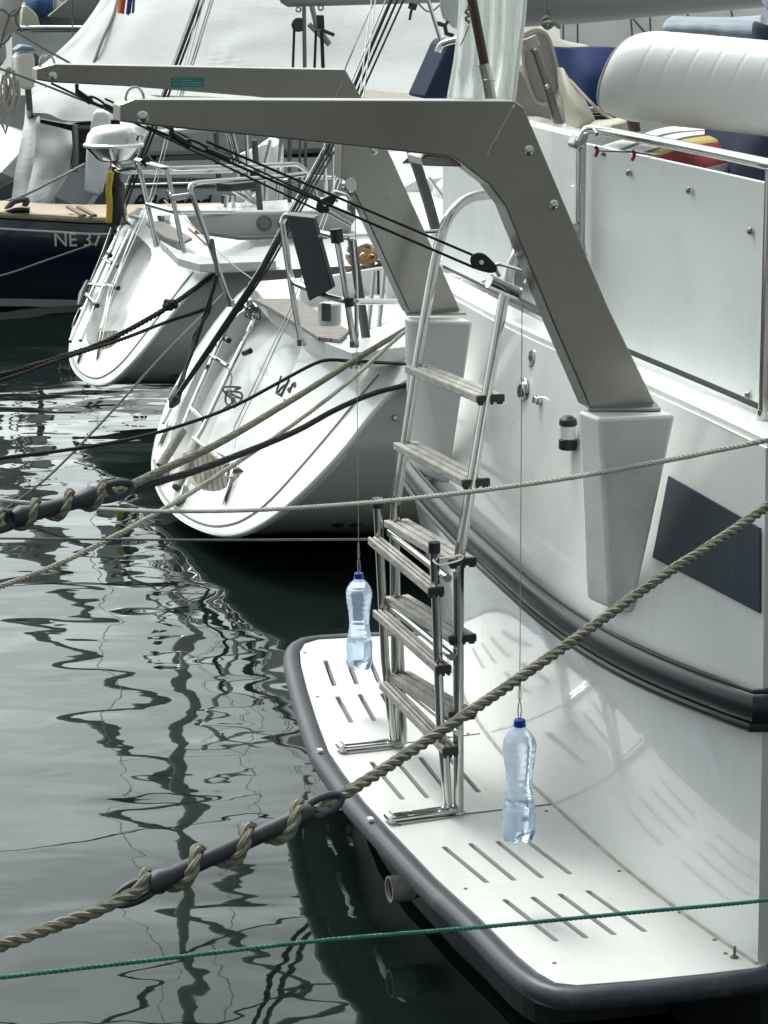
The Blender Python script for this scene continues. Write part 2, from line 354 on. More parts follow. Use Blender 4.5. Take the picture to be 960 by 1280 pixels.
def skinrows(rows, k):
    out = []
    for i in range(len(rows)-1):
        for j in range(k): out.append([a.lerp(b_, j/k) for a, b_ in zip(rows[i], rows[i+1])])
    out.append(rows[-1]); return out
trows = skinrows([bot, mid, top], 6)
tr = MB().grid([low]+trows)
bvh = BVHTree.FromPolygons([tuple(v) for v in tr.v], tr.f)
def ontr(x, y):
    d = ray(x, y).normalized(); h = bvh.ray_cast(CAM, d); 
    if h[0] is None: return onz(x, y, 1.3), A.copy()
    nn = h[1]
    if nn.dot(d) > 0: nn = -nn
    return h[0], nn
# sides and bow
def sidecol(i, sgn):
    col = [low[i], bot[i], mid[i], top[i]]; out = []
    for s, tw, lift in [(0, 0, 0), (.25, .03, 0), (2.5, .18, .02), (6, .12, .15), (8.5, -.5, .3), (10.2, -1.55, .45)]:
        out.append([q+F*s - T*sgn*tw*(1 if q.z > .9 else .55) + Z*lift*(1 if q.z > .9 else 0) for q in col])
    return out
near = sidecol(0, 1); far_ = sidecol(N-1, -1)
hb = MB(); hb.v = list(tr.v); hb.f = [list(f) for f in tr.f]; hb.mi = [0]*len(tr.f)
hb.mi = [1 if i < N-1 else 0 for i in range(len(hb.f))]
mk('transom', hb, [TRANS, mat('antifoul_shade', (.012, .016, .018), .6)], mbt)  # bottom paint near-black: the shade under the platform is in its colour
hs_ = MB().grid(near); hs_.grid(far_)
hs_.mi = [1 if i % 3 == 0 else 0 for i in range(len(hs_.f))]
AF_SHADE = mat('antifoul_shade', (.012, .016, .018), .6)
mk('hull_side', hs_, [SIDE, AF_SHADE], mbt)
mb = MB()
for i in range(5):
    mb.add([near[i][3], near[i+1][3], far_[i+1][3], far_[i][3]], [(0, 1, 2, 3)])
mb.add(top+[top[-1]+F*.02, top[0]+F*.02], [list(range(N+2))])
mk('deck', mb, GEL, mbt, 0)
# coaming boards standing on the ledge
def offs(pts, d, dz=0): return [p+F*d+Z*dz for p in pts]
lp = offs(top, .05)
wb = offs(top, .11, .02); 
def board(pts, h, t):
    b_ = MB(); n_ = len(pts)
    rows = [pts, [p+Z*h for p in pts], [p+Z*h+F*t for p in pts], [p+F*t for p in pts]]
    b_.grid(rows); b_.grid([rows[3], rows[0]])
    for e in (0, n_-1): b_.add([r[e] for r in rows], [(0, 1, 2, 3)])
    return b_
def toprange(x0, x1, off, dz, n_=14):
    # points of the ledge line seen between two pixel columns
    out = []
    for p in resample(offs(top, off, dz), 200):
        q = p-CAM; cx = 480+FPX*q.dot(rt)/q.dot(fw)
        if x0 <= cx <= x1: out.append(p)
    return resample(out, n_)[::-1]
mk('ledge', board(offs(top, .005, .0), .025, .10), GEL, mbt, bevel=.008)
pn = toprange(716, 953, .12, .045)
mk('coaming_panel', board(pn, .565, .012), PANEL, mbt, bevel=.003)
pf = toprange(553, 640, .12, .04)
mk('coaming_panel', board(pf, .56, .012), PANEL, mbt, bevel=.003)
mk('dark_gap_strip', board(toprange(553, 953, .125, .026), .018, .02), BLK, mbt, 0)  # black strip standing for the dark of the open gap under the panels
pc = toprange(545, 718, .19, .02, 20)
mk('coaming', board(pc, .60, .10), GEL, mbt, bevel=.015)
mb = MB(); nf = []
for x, y in [(728, 213), (788, 216), (863, 238), (940, 289), (858, 486), (937, 494)]:
    p = onp(x, y, pn[0], (pn[-1]-pn[0]).cross(Z).normalized()); d = -(pn[-1]-pn[0]).cross(Z).normalized()
    if d.dot(A) < 0: d = -d
    mk('panel_bolt', MB().lathe(p+d*.004, d, [(.011, 0), (.011, .002), (.008, .007), (.003, .009)], 12), mat('dark_dome_bolt', (.22, .22, .21), .3, 1.), mbt)
for x, y in [(578, 353), (606, 352), (610, 370)]:
    p = onp(x, y, pf[0], (pf[-1]-pf[0]).cross(Z).normalized()); mk('panel_bolt', MB().lathe(p+A*.004, A, [(.011, 0), (.008, .007), (.003, .009)], 10), STEEL, mbt)
# housings of the davits
def housing(c1, c2, c3, b1, b2, b3, zt, zb):
    tq = lambda q, d: ontr(*q)[0]+A*d
    c1, c2, c3 = [onz(*c, zt) for c in (c1, c2, c3)]; b1, b2, b3 = tq(b1, .035), tq(b2, .035), tq(b3, .0)
    c4 = c2+(c3-c1); b4 = b2+(b3-b1)
    return MB().add([c1, c2, c4, c3, b1, b2, b4, b3], [(0, 1, 2, 3), (4, 7, 6, 5), (0, 4, 5, 1), (0, 3, 7, 4), (1, 5, 6, 2), (2, 6, 7, 3)])
mk('davit_housing', housing((748, 523), (722, 512), (846, 518), (777, 760), (748, 748), (790, 768), 1.735, 1.09), GEL, mbt, bevel=.012)
mk('davit_housing', housing((514, 401), (504, 396), (592, 402), (531, 592), (522, 585), (560, 606), 1.735, 1.09), GEL, mbt, bevel=.012)
# rub rail round stern and side
mo = [p+A*.03 for p in mid]
path = [near[3][2]-T*.03+Z*.055, near[2][2]-T*.03+Z*.055, near[1][2]-T*.03+Z*.055]+[p+Z*.06 for p in mo]+[far_[1][2]+T*.03+Z*.055, far_[2][2]+T*.03+Z*.055]
mk('rub_rail', MB().tube(path, .041, 14, ell=.72, upv=Z), RUB, mbt)
mk('rub_rail', MB().tube([p-Z*.049+A*.008*(1 if 2 < i < len(path)-3 else 0) for i, p in enumerate(path)], .014, 10), RUB, mbt)
mk('rub_rail', MB().tube([p+Z*.043 for p in path], .007, 8), RUB, mbt)
# swim platform with real slots
outp = [(556, 795), (470, 796), (398, 800), (381, 805), (375, 815), (376, 830), (384, 862), (396, 900), (411, 940), (430, 968), (455, 1002), (486, 1036), (545, 1098), (600, 1148), (648, 1196), (672, 1216), (695, 1229), (722, 1232), (800, 1226), (880, 1218), (948, 1210)]
OW = [onz(x, y, ZP) for x, y in outp]
pol = OW+[p+F*.03 for p in bot]
plat = MB().prism([p-Z*.035 for p in pol], Z*.037)
po = mk('swim_platform', plat, PLAT, mbt, 0)
slots = [((407, 827), (418, 857)), ((435, 827), (446, 855)), ((463, 827), (474, 853)), ((422, 872), (439, 903)), ((450, 869), (468, 901)), ((478, 868), (496, 899)), ((491, 826), (503, 852)),
 ((465, 954), (503, 999)), ((498, 954), (534, 997)), ((526, 948), (557, 987)), ((560, 946), (598, 990)),
 ((556, 1060), (608, 1103)), ((589, 1056), (642, 1100)), ((623, 1053), (677, 1097)), ((657, 1050), (712, 1092)),
 ((632, 1126), (695, 1176)), ((667, 1123), (732, 1172)), ((701, 1119), (767, 1168)), ((736, 1115), (805, 1164))]
cut = MB()
for a_, b_ in slots:
    a_, b_ = onz(*a_, ZP), onz(*b_, ZP); d = (b_-a_).normalized(); s = d.cross(Z).normalized()*.0085; pts = []
    for k in range(9):
        an = math.pi*k/8; pts.append(a_+s*math.cos(an)-d*.0085*math.sin(an))
    for k in range(9):
        an = math.pi*k/8; pts.append(b_-s*math.cos(an)+d*.0085*math.sin(an))
    cut.prism([p-Z*.1 for p in pts], Z*.2)
seam = [((425, 939), (600, 917)), ((486, 1028), (700, 1004))]
co = mk('cutter', cut, PLAT, None, 0)
bo = po.modifiers.new('b', 'BOOLEAN'); bo.object = co; bo.operation = 'DIFFERENCE'; bo.solver = 'EXACT'
bpy.context.view_layer.update(); dg = bpy.context.evaluated_depsgraph_get()
nme = bpy.data.meshes.new_from_object(po.evaluated_get(dg)); po.modifiers.clear(); po.data = nme; bpy.data.objects.remove(co)
bv = po.modifiers.new('bv', 'BEVEL'); bv.width = .003; bv.segments = 2; bv.limit_method = 'ANGLE'; bv.angle_limit = math.radians(50)
mb = MB()
for a_, b_ in seam:
    a_, b_ = onz(*a_, ZP+.003), onz(*b_, ZP+.003); SCR = mat('dull_screw', (.16, .15, .13), .5, .6); mk('panel_seam', MB().beam(a_, b_, Z.cross(b_-a_), .005, .002), RUB, mbt, 0)
mb = MB()
for x, y in [(381, 816), (397, 871), (431, 941), (499, 1032), (582, 1111), (693, 1204), (683, 1014), (774, 1089), (893, 1175), (850, 1141), (907, 1192), (585, 917), (560, 921)]:
    mk('platform_screw', MB().lathe(onz(x, y, ZP+.002), Z, [(.006, 0), (.006, .0015), (.002, .002)], 10), SCR, mbt)
mk('platform_pin', MB().lathe(onz(918, 1197, ZP+.002), Z, [(.012, 0), (.01, .004), (.004, .005), (.004, .03), (.002, .032)], 10), SCR, mbt)
# silicone dirt line where platform meets transom
mk('joint_bead', MB().tube([p+Z*.002+A*.002 for p in bot], .0055, 8), mat('dirty_sealant', (.42, .41, .36), .8, var=.35, vs=14, dirt=(.08, .06, .04), dirts=8, dirta=.9), mbt)
# under-platform shade block + fender
def grow(pts, d):
    out = []
    for i, p in enumerate(pts):
        a_ = pts[max(0, i-1)]; c_ = pts[min(len(pts)-1, i+1)]; t = (c_-a_).normalized(); out.append(p + V((-t.y, t.x, 0))*-d)
    return out
Os = cat(OW, 3); c0 = sum(Os, V((0, 0, 0)))/len(Os)
g1 = grow(Os, .045)
if (g1[len(g1)//2]-c0).length < (Os[len(Os)//2]-c0).length: sg = -1
else: sg = 1
fp = [p-Z*.022 for p in resample(grow(Os, .031*sg), 90)]
fp = fp+[fp[-1]+F*.5, fp[-1]+F*2.4]
fp = [fp[0]+F*.4]+fp
mk('platform_fender', MB().tube(fp, .031, 18), RUBF, mbt)
lip = [p-Z*.012 for p in resample(grow(Os, .012*sg), 90)]
mk('platform_fender', MB().tube(lip, .011, 8), RUB, mbt)
mb = MB()
for x, y in [(400, 938), (463, 1024)]:
    p = onz(x, y, .365); mk('fender_clip', MB().box(p, T*.012, A*.008, Z*.004), WHT, mbt)
mk('platform_base', MB().prism([p.lerp(c0+F*.25, .30)-Z*.32 for p in pol], Z*.28), mat('antifoul_shade', (.012, .016, .018), .6), mbt, 0)  # near-black block, painted as the shade below the platform
# exhaust
p = onz(500, 1110, .15)+A*.035; mb = MB(); 
mb.lathe(p, F, [(.034, .02), (.034, 0), (.040, 0), (.042, .06), (.040, .075)], 24)
ex = mk('exhaust_pipe', mb, mat('chalky_pipe', (.42, .41, .38), .6, var=.3, vs=30), mbt)
mk('pipe_collar', MB().tube([p+F*.06, p+F*.35], .036, 20), BLK, ex)
mk('pipe_bore', MB().lathe(p+F*.012, F, [(.034, 0), (.034, .004)], 20), BLK, ex)
# side face window decal
wq = [ontr(x, y) for x, y in [(838, 595), (818, 697)]]
rows = []
for k in range(9):
    t = k/8
    a_, na = ontr(838+(952-838)*t, 595+(660-595)*t); b_, nb = ontr(818+(952-818)*t, 697+(766-697)*t); rows.append([a_.lerp(b_, j/4)+na*.004 for j in range(5)])
mk('stern_window', MB().grid(rows), WINB, mbt, 0, solid=.005)
# fittings
p, q = ontr(665, 448); q = q.normalized(); mb = MB().lathe(p, q, [(.028, 0), (.028, .004), (.024, .006), (.02, .004), (.004, .005)], 26)
mb.tube([p+q*.006+Z*.012-T*.006, p+q*.006-Z*.012-T*.006], .002, 6); mb.tube([p+q*.006+Z*.008+T*.006, p+q*.006-Z*.006+T*.01], .002, 6)
mk('vent_cap', mb, mat('dull_chrome', (.42, .42, .4), .35, .8, var=.3, vs=90), mbt)
p, q = ontr(655, 489); mb = MB()
for rr, h in [(.044, .004), (.032, .012)]:
    pts = []
    for k in range(28):
        an = 6.283*k/28; s = q.cross(Z).normalized(); pts.append(p+s*rr*1.15*math.cos(an)+Z*rr*math.sin(an))
    mb.prism(pts, q*h)
so_ = mk('shore_socket', mb, STEEL, mbt, bevel=.002)
mk('socket_core', MB().lathe(p+q*.0125, q, [(.022, 0), (.02, .003), (.01, .002)], 20), BLK, so_)
p, q = ontr(676, 501); mb = MB().lathe(p, q, [(.015, 0), (.015, .012), (.009, .014), (.009, .018), (.011, .019), (.011, .024)], 16)
mk('drain_valve', mb, STEEL, mbt)
p, q = ontr(722, 540)
lt = mk('stern_light', MB().lathe(p+A*.03-Z*.05, Z, [(.022, 0), (.027, .004), (.027, .03), (.022, .032), (.022, .072), (.027, .074), (.025, .09), (.012, .1)], 20), BLK, mbt)
mk('light_lens', MB().lathe(p+A*.03-Z*.017, Z, [(.0235, 0), (.0235, .038)], 20), mat('lens', (.75, .78, .76), .1, coat=1.), lt)
# guard rail round the coaming board
g = toprange(722, 956, .085, 0.)
gp = [g[0]+Z*.25, g[0]+Z*.66]+[p+Z*.665 for p in g[2:]]
gr = mk('guard_rail', MB().tube(fillet(gp, .07, 6)+[g[-1]+Z*.66-T*.2+F*.1], .0145, 14), STEEL, mbt)
mk('guard_rail', MB().tube([g[-1]+Z*.65, g[-1]-Z*.0], .0135, 12), STEEL, mbt)
mk('guard_rail', MB().tube([g[-1]+Z*.65+F*.03-T*.02, g[-1]-Z*.0+F*.03-T*.02], .0105, 12), STEEL, mbt)
mk('rail_foot', MB().lathe(g[-1]-Z*.0, Z, [(.022, -.01), (.022, .02), (.017, .024), (.017, .05)], 14), STEEL, mbt)
mk('guard_rail', MB().tube([g[0]+Z*.25+A*.0, g[0]+Z*.31, ], .017, 12), STEEL, mbt)
mk('rail_bracket', MB().tube([g[0]+Z*.28-F*.12, g[0]+Z*.28+F*.02], .012, 10), WHT, mbt)
# davits
def davit(poly, base, th, bolts, seaml, tipeye, flange):
    p0 = onz(*base, 1.735); nrm = T.copy()
    pts = [onp(x, y, p0, nrm) for x, y in poly]
    d = mk('davit', MB().prism(pts, T*th), DAVIT, mbt, 0, bevel=.004)
    for x, y, r in bolts:
        q_ = onp(x, y, p0, nrm); mk('bolt', MB().lathe(q_, -T, [(r*1.5, 0), (r*1.5, .003), (r, .004), (r, .010), (r*.5, .013)], 12), STEEL, d)
    a_, c_ = [onp(x, y, p0, nrm)-T*.0015 for x, y in seaml]; mk('weld_seam', MB().tube(resample([a_, c_], 14), [.0022+.001*(i % 2) for i in range(14)], 6), STEEL, d)
    e = onp(*tipeye, p0, nrm)+T*th*.5; pts = [e+F*.022*math.cos(an)*-1+Z*(.026*math.sin(an)+.0) for an in [math.pi*k/10 for k in range(11)]]
    mk('eye_bolt', MB().tube([pts[0]-Z*.02]+pts+[pts[-1]-Z*.02], .0035, 8), STEEL, d)
    q_ = [onz(x, y, 1.737) for x, y in flange]; mk('base_flange', MB().prism(q_, Z*.008), DAVIT, d, 0, bevel=.002)
    return d, p0
npoly = [(150, 131), (168, 124), (643, 126), (655, 134), (760, 383), (822, 511), (738, 511), (690, 400), (632, 258), (612, 232), (567, 197), (507, 190), (320, 170), (187, 157), (150, 152)]
dn, pn0 = davit(npoly, (780, 511), .085, [(661, 188, .009), (692, 256, .009), (178, 146, .010)], ((643, 131), (609, 193)), (173, 124), [(736, 514), (826, 514), (816, 502), (727, 502)])
fpoly = [(46, 86), (68, 80), (432, 87), (452, 122), (490, 198), (520, 264), (578, 393), (513, 393), (438, 229), (426, 222), (428, 165), (405, 131), (320, 121), (160, 108), (62, 103), (46, 100)]
df, pf0 = davit(fpoly, (545, 393), .085, [(66, 95, .009), (468, 189, .008)], ((432, 92), (418, 122)), (62, 80), [(508, 395), (583, 394), (577, 387), (503, 386)])
q_ = onp(438, 231, pf0, T); mk('pivot_boss', MB().lathe(q_+T*.02, -T, [(.024, 0), (.024, .03), (.02, .034), (.02, .03), (.01, .03)], 20), STEEL, df)
c = [onp(x, y, pf0, T)-T*.002 for x, y in [(214, 97), (255, 97), (255, 109), (214, 109)]]
st = mk('maker_sticker', MB().prism(c, T*.001), mat('teal_sticker', (.02, .2, .19), .4, var=.2, vs=80), df, 0)
mb = MB(); e = (c[1]-c[0]); h_ = (c[3]-c[0])
for u0, u1, v in [(.32, .62, .28), (.30, .92, .55), (.3, .6, .8), (.65, .92, .8)]: mb.beam(c[0]+e*u0+h_*v-T*.001, c[0]+e*u1+h_*v-T*.001, Z, .002, .001)
mb.tube([c[0]+e*(.15+.09*math.cos(a_))+h_*(.45+.3*math.sin(a_))-T*.001 for a_ in [k*.63 for k in range(11)]], .0008, 5)
mk('sticker_print', mb, mat('pale_teal_print', (.25, .5, .48), .5), st, 0)
a_ = onp(535, 205, pn0, T)+T*.1; 
mk('cross_bracket', MB().prism([onp(x, y, pn0, T)+T*.04 for x, y in [(533, 199), (541, 195), (580, 198), (598, 203), (604, 211), (536, 209)]], T*.12), DAVIT, dn, 0, bevel=.003)
# ---------------------------------------------------------------- ladder of the motor boat
FN, FF = onz(573, 1016, .352), onz(496, 932, .352)
lad = mk('boarding_ladder', MB().tube(fillet([FN, P(573, 700, FN.y), P(604, 520, FN.y+.06), P(630, 372, FN.y+.1), P(640, 322, FN.y+.12), P(668, 290, FN.y+.2), P(720, 285, FN.y+.3)], .06), .0165, 14)
   .tube(fillet([FF, P(493, 640, FF.y), P(520, 460, FF.y+.06), P(545, 318, FF.y+.1), P(558, 272, FF.y+.12), P(583, 246, FF.y+.2), P(640, 240, FF.y+.32)], .07), .0165, 14), STEEL, mbt)
def at_y(pl, y):
    for i in range(len(pl)-1):
        if pl[i][1] >= y >= pl[i+1][1]:
            t = (pl[i][1]-y)/(pl[i][1]-pl[i+1][1]); return P(pl[i][0]+(pl[i+1][0]-pl[i][0])*t, y, pl[i][2]+(pl[i+1][2]-pl[i][2])*t)
NL = [(573, 1016, FN.y), (573, 700, FN.y), (604, 520, FN.y+.06), (630, 372, FN.y+.1)]
FL = [(496, 932, FF.y), (493, 640, FF.y), (520, 460, FF.y+.06), (545, 318, FF.y+.1)]
def tread(pa, pb, width, th, shift, parent, name='tread', capn=True):
    d = (pb-pa).normalized(); s = F.copy(); s = (s-d*s.dot(d)).normalized(); mb_ = MB(); 
    for k in range(3):
        o_ = s*(shift+(k-1)*width/3)
        mb_.beam(pa+o_-d*.02, pb+o_+d*.0, s, width/3-.006, th)
    mb_.k = 1
    mb_.beam(pb+s*shift, pb+s*shift+d*.015, s, width*.98, th*.96); 
    for k in range(3): mb_.beam(pb+s*(shift+(k-1)*width/3)+d*.0-Z*th*.6, pb+s*(shift+(k-1)*width/3)+d*.014-Z*th*.55, s, width/5, th*.4)
    return mk(name, mb_, [TEAK, BLK], parent, bevel=.003)
for yn, yf in [(498, 462), (603, 558), (702, 655), (798, 750), (893, 845)]:
    tread(at_y(FL, yf), at_y(NL, yn), .088, .024, .010, lad)
# the outer fold-up section
ON, OF = onz(560, 1008, .375), onz(492, 925, .375)
tn = P(543, 690, ON.y-.02); tf = P(472, 634, OF.y-.02)
fl = mk('folding_section', MB().tube([ON, ON.lerp(tn, .35)+A*.01, tn], .014, 12), STEEL, mbt)
mk('side_tube', MB().tube([OF, OF.lerp(tf, .35)+A*.01, tf], .014, 12), STEEL, fl)
mk('inner_tube', MB().tube([onz(505, 928, .37), P(500, 790, OF.y+.03)], .012, 10), STEEL, fl)
mk('inner_tube', MB().tube([FN+A*.028, FN+A*.04+Z*.22], .010, 10), STEEL, fl)
[mk('end_cap', MB().tube([e_-Z*.002, e_+Z*.03], .018, 12), BLK, fl) for e_ in (tn, tf)]
def orung(a_, b_): return P(a_[0], a_[1], OF.y-.05), P(b_[0], b_[1], ON.y-.05)
for a_, b_, c_, d_ in [((470, 677), (544, 738), (476, 667), (548, 724)), ((476, 768), (553, 836), (478, 760), (553, 822)), ((484, 858), (562, 938), (484, 851), (562, 917))]:
    u, v = orung(a_, b_); tread(u, v, .05, .026, 0, fl)
    u, v = orung(c_, d_); mk('cross_tube', MB().tube([u-A*.03, v-A*.03], .0125, 12), STEEL, fl)
for a_, b_ in [((426, 933), (503, 925)), ((487, 1021), (566, 1010))]:
    u, v = onz(*a_, .368), onz(*b_, .368); hb_ = MB().tube([u, v], .0105, 10).tube([u-T*.026, v-T*.026], .008, 10)
    hb_.lathe(u-T*.03, T, [(.014, 0), (.014, .045)], 12)
    mk('hinge_arm', hb_, STEEL, fl)
mk('tie_wire', MB().tube(cat(PX([(541, 700, ON.y-.04), (550, 706, ON.y-.06), (575, 700, FN.y-.03), (577, 694, FN.y-.02), (560, 697, FN.y-.02), (543, 699, ON.y+.02)]), 4), .003, 6), WHT, fl)
for s_ in (FN, FF): mk('foot_plate', MB().lathe(s_+Z*.002, Z, [(.022, 0), (.02, .006), (.017, .008)], 14), STEEL, lad)
# ---------------------------------------------------------------- bottles
PET = bpy.data.materials.new('bottle_plastic'); PET.use_nodes = True; n = PET.node_tree; b = n.nodes['Principled BSDF']
b.inputs['Base Color'].default_value = (.82, .89, .97, 1); b.inputs['Transmission Weight'].default_value = 1; b.inputs['Roughness'].default_value = .06; b.inputs['IOR'].default_value = 1.30
df_ = n.nodes.new('ShaderNodeBsdfDiffuse'); df_.inputs['Color'].default_value = (.70, .79, .95, 1); tl = n.nodes.new('ShaderNodeBsdfTranslucent'); tl.inputs['Color'].default_value = (.62, .76, 1, 1)
as_ = n.nodes.new('ShaderNodeAddShader'); n.links.new(df_.outputs[0], as_.inputs[0]); n.links.new(tl.outputs[0], as_.inputs[1])
mxs = n.nodes.new('ShaderNodeMixShader'); mxs.inputs[0].default_value = .17; n.links.new(b.outputs[0], mxs.inputs[1]); n.links.new(as_.outputs[0], mxs.inputs[2]); n.links.new(mxs.outputs[0], n.nodes['Material Output'].inputs['Surface'])
H2O = mat('bottled_water', (.88, .95, 1), .0, trans=1., ior=1.33)
def bottle(xc, ytop, ybot, Y, hook, label, fill):
    pt, pb = P(xc, ytop, Y), P(xc, ybot, Y); h = (pt.z-pb.z); base = V((pt.x, pt.y, pb.z))
    r = h*.13; t = thing('hanging_bottle', base, label, 'bottle', 'bottles hung from the davits')
    prof = [(.35, 0), (.75, .0), (.93, .02), (1., .06), (1., .26), (.93, .33), (.80, .44), (.78, .50), (.82, .58), (.92, .66), (1., .74), (1.02, .79), (.93, .84), (.70, .89), (.42, .925), (.31, .94), (.31, .95)]
    out = []
    for i in range(len(prof)-1):
        for k in range(6):
            u = k/6; r_ = prof[i][0]*(1-u)+prof[i+1][0]*u; hh = prof[i][1]*(1-u)+prof[i+1][1]*u
            if .3 < hh < .78: r_ *= 1-.05*max(0, math.sin(hh*2*math.pi*17))**2
            out.append((r_*r, hh*h))
    mb_ = MB(); c = base; n_ = 30
    def ring(prof_, sh, flip=False):
        rows = []
        for r_, hh in prof_:
            row = []
            for k in range(n_):
                an = 2*math.pi*k/n_; rr = r_-sh; zz = hh
                if hh < .09*h:
                    rr *= 1-.10*(1-hh/(.09*h))*(.5+.5*math.cos(5*an)); zz = hh+(.03*h)*(1-hh/(.09*h))*(.5+.5*math.cos(5*an+0.0))
                rr *= 1+.03*noise.noise(V((math.cos(an)*2, math.sin(an)*2, hh/h*9+xc)))
                row.append(c+V((rr*math.cos(an), rr*math.sin(an), zz)))
            rows.append(row)
        return rows
    rr = ring(out, 0); mb_.grid(rr, True); mb_.add(rr[0], [list(range(n_))])
    ri = ring(out, .0012); 
    for row in ri: pass
    mi = MB().grid(rr, True); mi.add(rr[0], [list(range(n_))])
    o = mk('bottle_body', mi, PET, t, 60)
    wr = [row for row in ring([q for q in out if q[1] < fill*h], .0016)]
    for row in wr:
        for i in range(len(row)): row[i] = row[i]+Z*.0012
    mw = MB().grid(wr, True); mw.add(wr[0], [list(range(n_))]); mw.add(wr[-1], [list(range(n_))]); mk('water_fill', mw, H2O, o, 60)
    cz = base+Z*h*.943
    kn = []
    mk('bottle_cap', MB().lathe(cz, Z, [(r*.36, 0), (r*.40, .002), (r*.40, h*.012), (r*.355, h*.014), (r*.355, h*.05), (r*.30, h*.057)], 20), CAPB, t)
    ct = base+Z*h; cl = h*.14; pts = [ct+V((.0045*math.sin(a_)*1.0, .0, cl*.5-cl*.5*math.cos(a_))) for a_ in [k*2*math.pi/14 for k in range(14)]]
    mk('carabiner', MB().tube(pts, .0016, 7, closed=True).tube([ct-Z*.012, ct+Z*.004], .003, 8), STEEL, t)
    hp = P(hook[0], hook[1], Y); hp = V((base.x, base.y, hp.z))
    kt = ct+Z*cl
    mb_ = MB().tube([kt, hp], .0014, 6); mb_.tube([kt+V((.004*math.sin(a_), 0, .02-.02*math.cos(a_))) for a_ in [k*2*math.pi/10 for k in range(10)]], .001, 6, closed=True)
    mb_.lathe(kt+Z*.038, Z, [(.001, 0), (.003, .003), (.003, .016), (.001, .02)], 8)
    mk('string', mb_, ROPEW, t)
    return t
bottle(649.5, 899, 1052, 6.35, (653, 372), 'half full water bottle with blue cap hanging over the near end of the platform', .33)
bottle(448.5, 716, 836, 8.1, (446, 246), 'half full water bottle with blue cap hanging in front of the far platform end', .30)
# ---------------------------------------------------------------- tackles
def tackle(tip, blk, blkpos, hookpos, ring_, Y0, Y1, label, s=1.):
    t = thing('davit_tackle', P(*blkpos, Y1), label, 'rope tackle', 'rope tackles of the davits')
    a1, a2 = P(*tip[0], Y0), P(*tip[1], Y0); bp = P(*blkpos, Y1); hp = P(*hookpos, Y1)
    b1 = P(blkpos[0]-6*s, blkpos[1]-7*s, Y1); b2 = P(blkpos[0]-8*s, blkpos[1]+7*s, Y1)
    mk('fall_rope', MB().tube(resample([a1, b2], 8), .0036, 8).tube(resample([a2+(b1-a2)*.11, b1], 8), .0034, 8), ROPEB, t)
    d = (b1-a2).normalized()
    sh = MB().tube([a2+Z*.005, a2-Z*.03], .006, 8).tube([a2-Z*.02, a2-Z*.03+d*.05], .011, 8)
    sh.tube([a2-Z*.02+d*.07+V((0, 0, .009*math.sin(a_)))+d*.03*math.cos(a_) for a_ in [k*.63 for k in range(10)]], .004, 6, closed=True).tube([a2-Z*.022+d*.10, a2-Z*.022+d*.16], .009, 8)
    mk('becket', sh, BLK, t)
    ax = (hp-bp).normalized(); nn = (CAM-bp).normalized(); side = ax.cross(nn).normalized()
    prof = [bp+ax*(math.cos(a_)*.028-.004)+side*(math.sin(a_)*.023) if math.cos(a_) < .2 else bp+ax*(.045*max(0, math.cos(a_))+.0)+side*(math.sin(a_)*.020) for a_ in [k*2*math.pi/22 for k in range(22)]]
    bl = mk('block', MB().prism([q-nn*.012 for q in prof], nn*.024), BLK, t, bevel=.004)
    mk('sheave', MB().lathe(bp+nn*.0125, nn, [(.008, 0), (.006, .003)], 12), STEEL, bl)
    h0 = P(hookpos[0], hookpos[1], Y1); 
    r0 = P(*ring_, Y1)
    arch = cat([h0, h0+Z*.012, h0.lerp(r0, .15)+Z*.018, h0.lerp(r0, .8)+Z*.012, r0], 4)
    mk('hook', MB().tube([bp+ax*.03, h0], .004, 6).tube(arch, .005, 8).tube([r0, h0.lerp(r0, .9)-Z*.02], .006, 8).tube([h0, h0-Z*.016+F*.01], .005, 8), STEEL, t)
    return t
tt1 = tackle([(183, 158), (214, 158)], None, (602, 328), (620, 338), (661, 346), 6.22, 6.45, 'black rope tackle of the near davit with steel cylinder at its block')
mk('cylinder_handle', MB().lathe(P(611.5, 351.5, 6.42), (P(652, 369.5, 6.45)-P(611.5, 351.5, 6.42)), [(.010, 0), (.0185, 0), (.0185, .003), (.0175, .004), (.0175, .088), (.0185, .089), (.0185, .092)], 24), STEEL, tt1)
tt2 = tackle([(64, 104), (96, 107)], None, (406, 256), (418, 246), (437, 249), 7.75, 8.15, 'black rope tackle of the far davit ending at a grey block and cylinder')
mk('cylinder_handle', MB().lathe(P(410.5, 261, 8.12), (P(443, 279, 8.15)-P(410.5, 261, 8.12)), [(.010, 0), (.0175, 0), (.0175, .092)], 24), STEEL, tt2)
for q in [(190, 160)]: pass
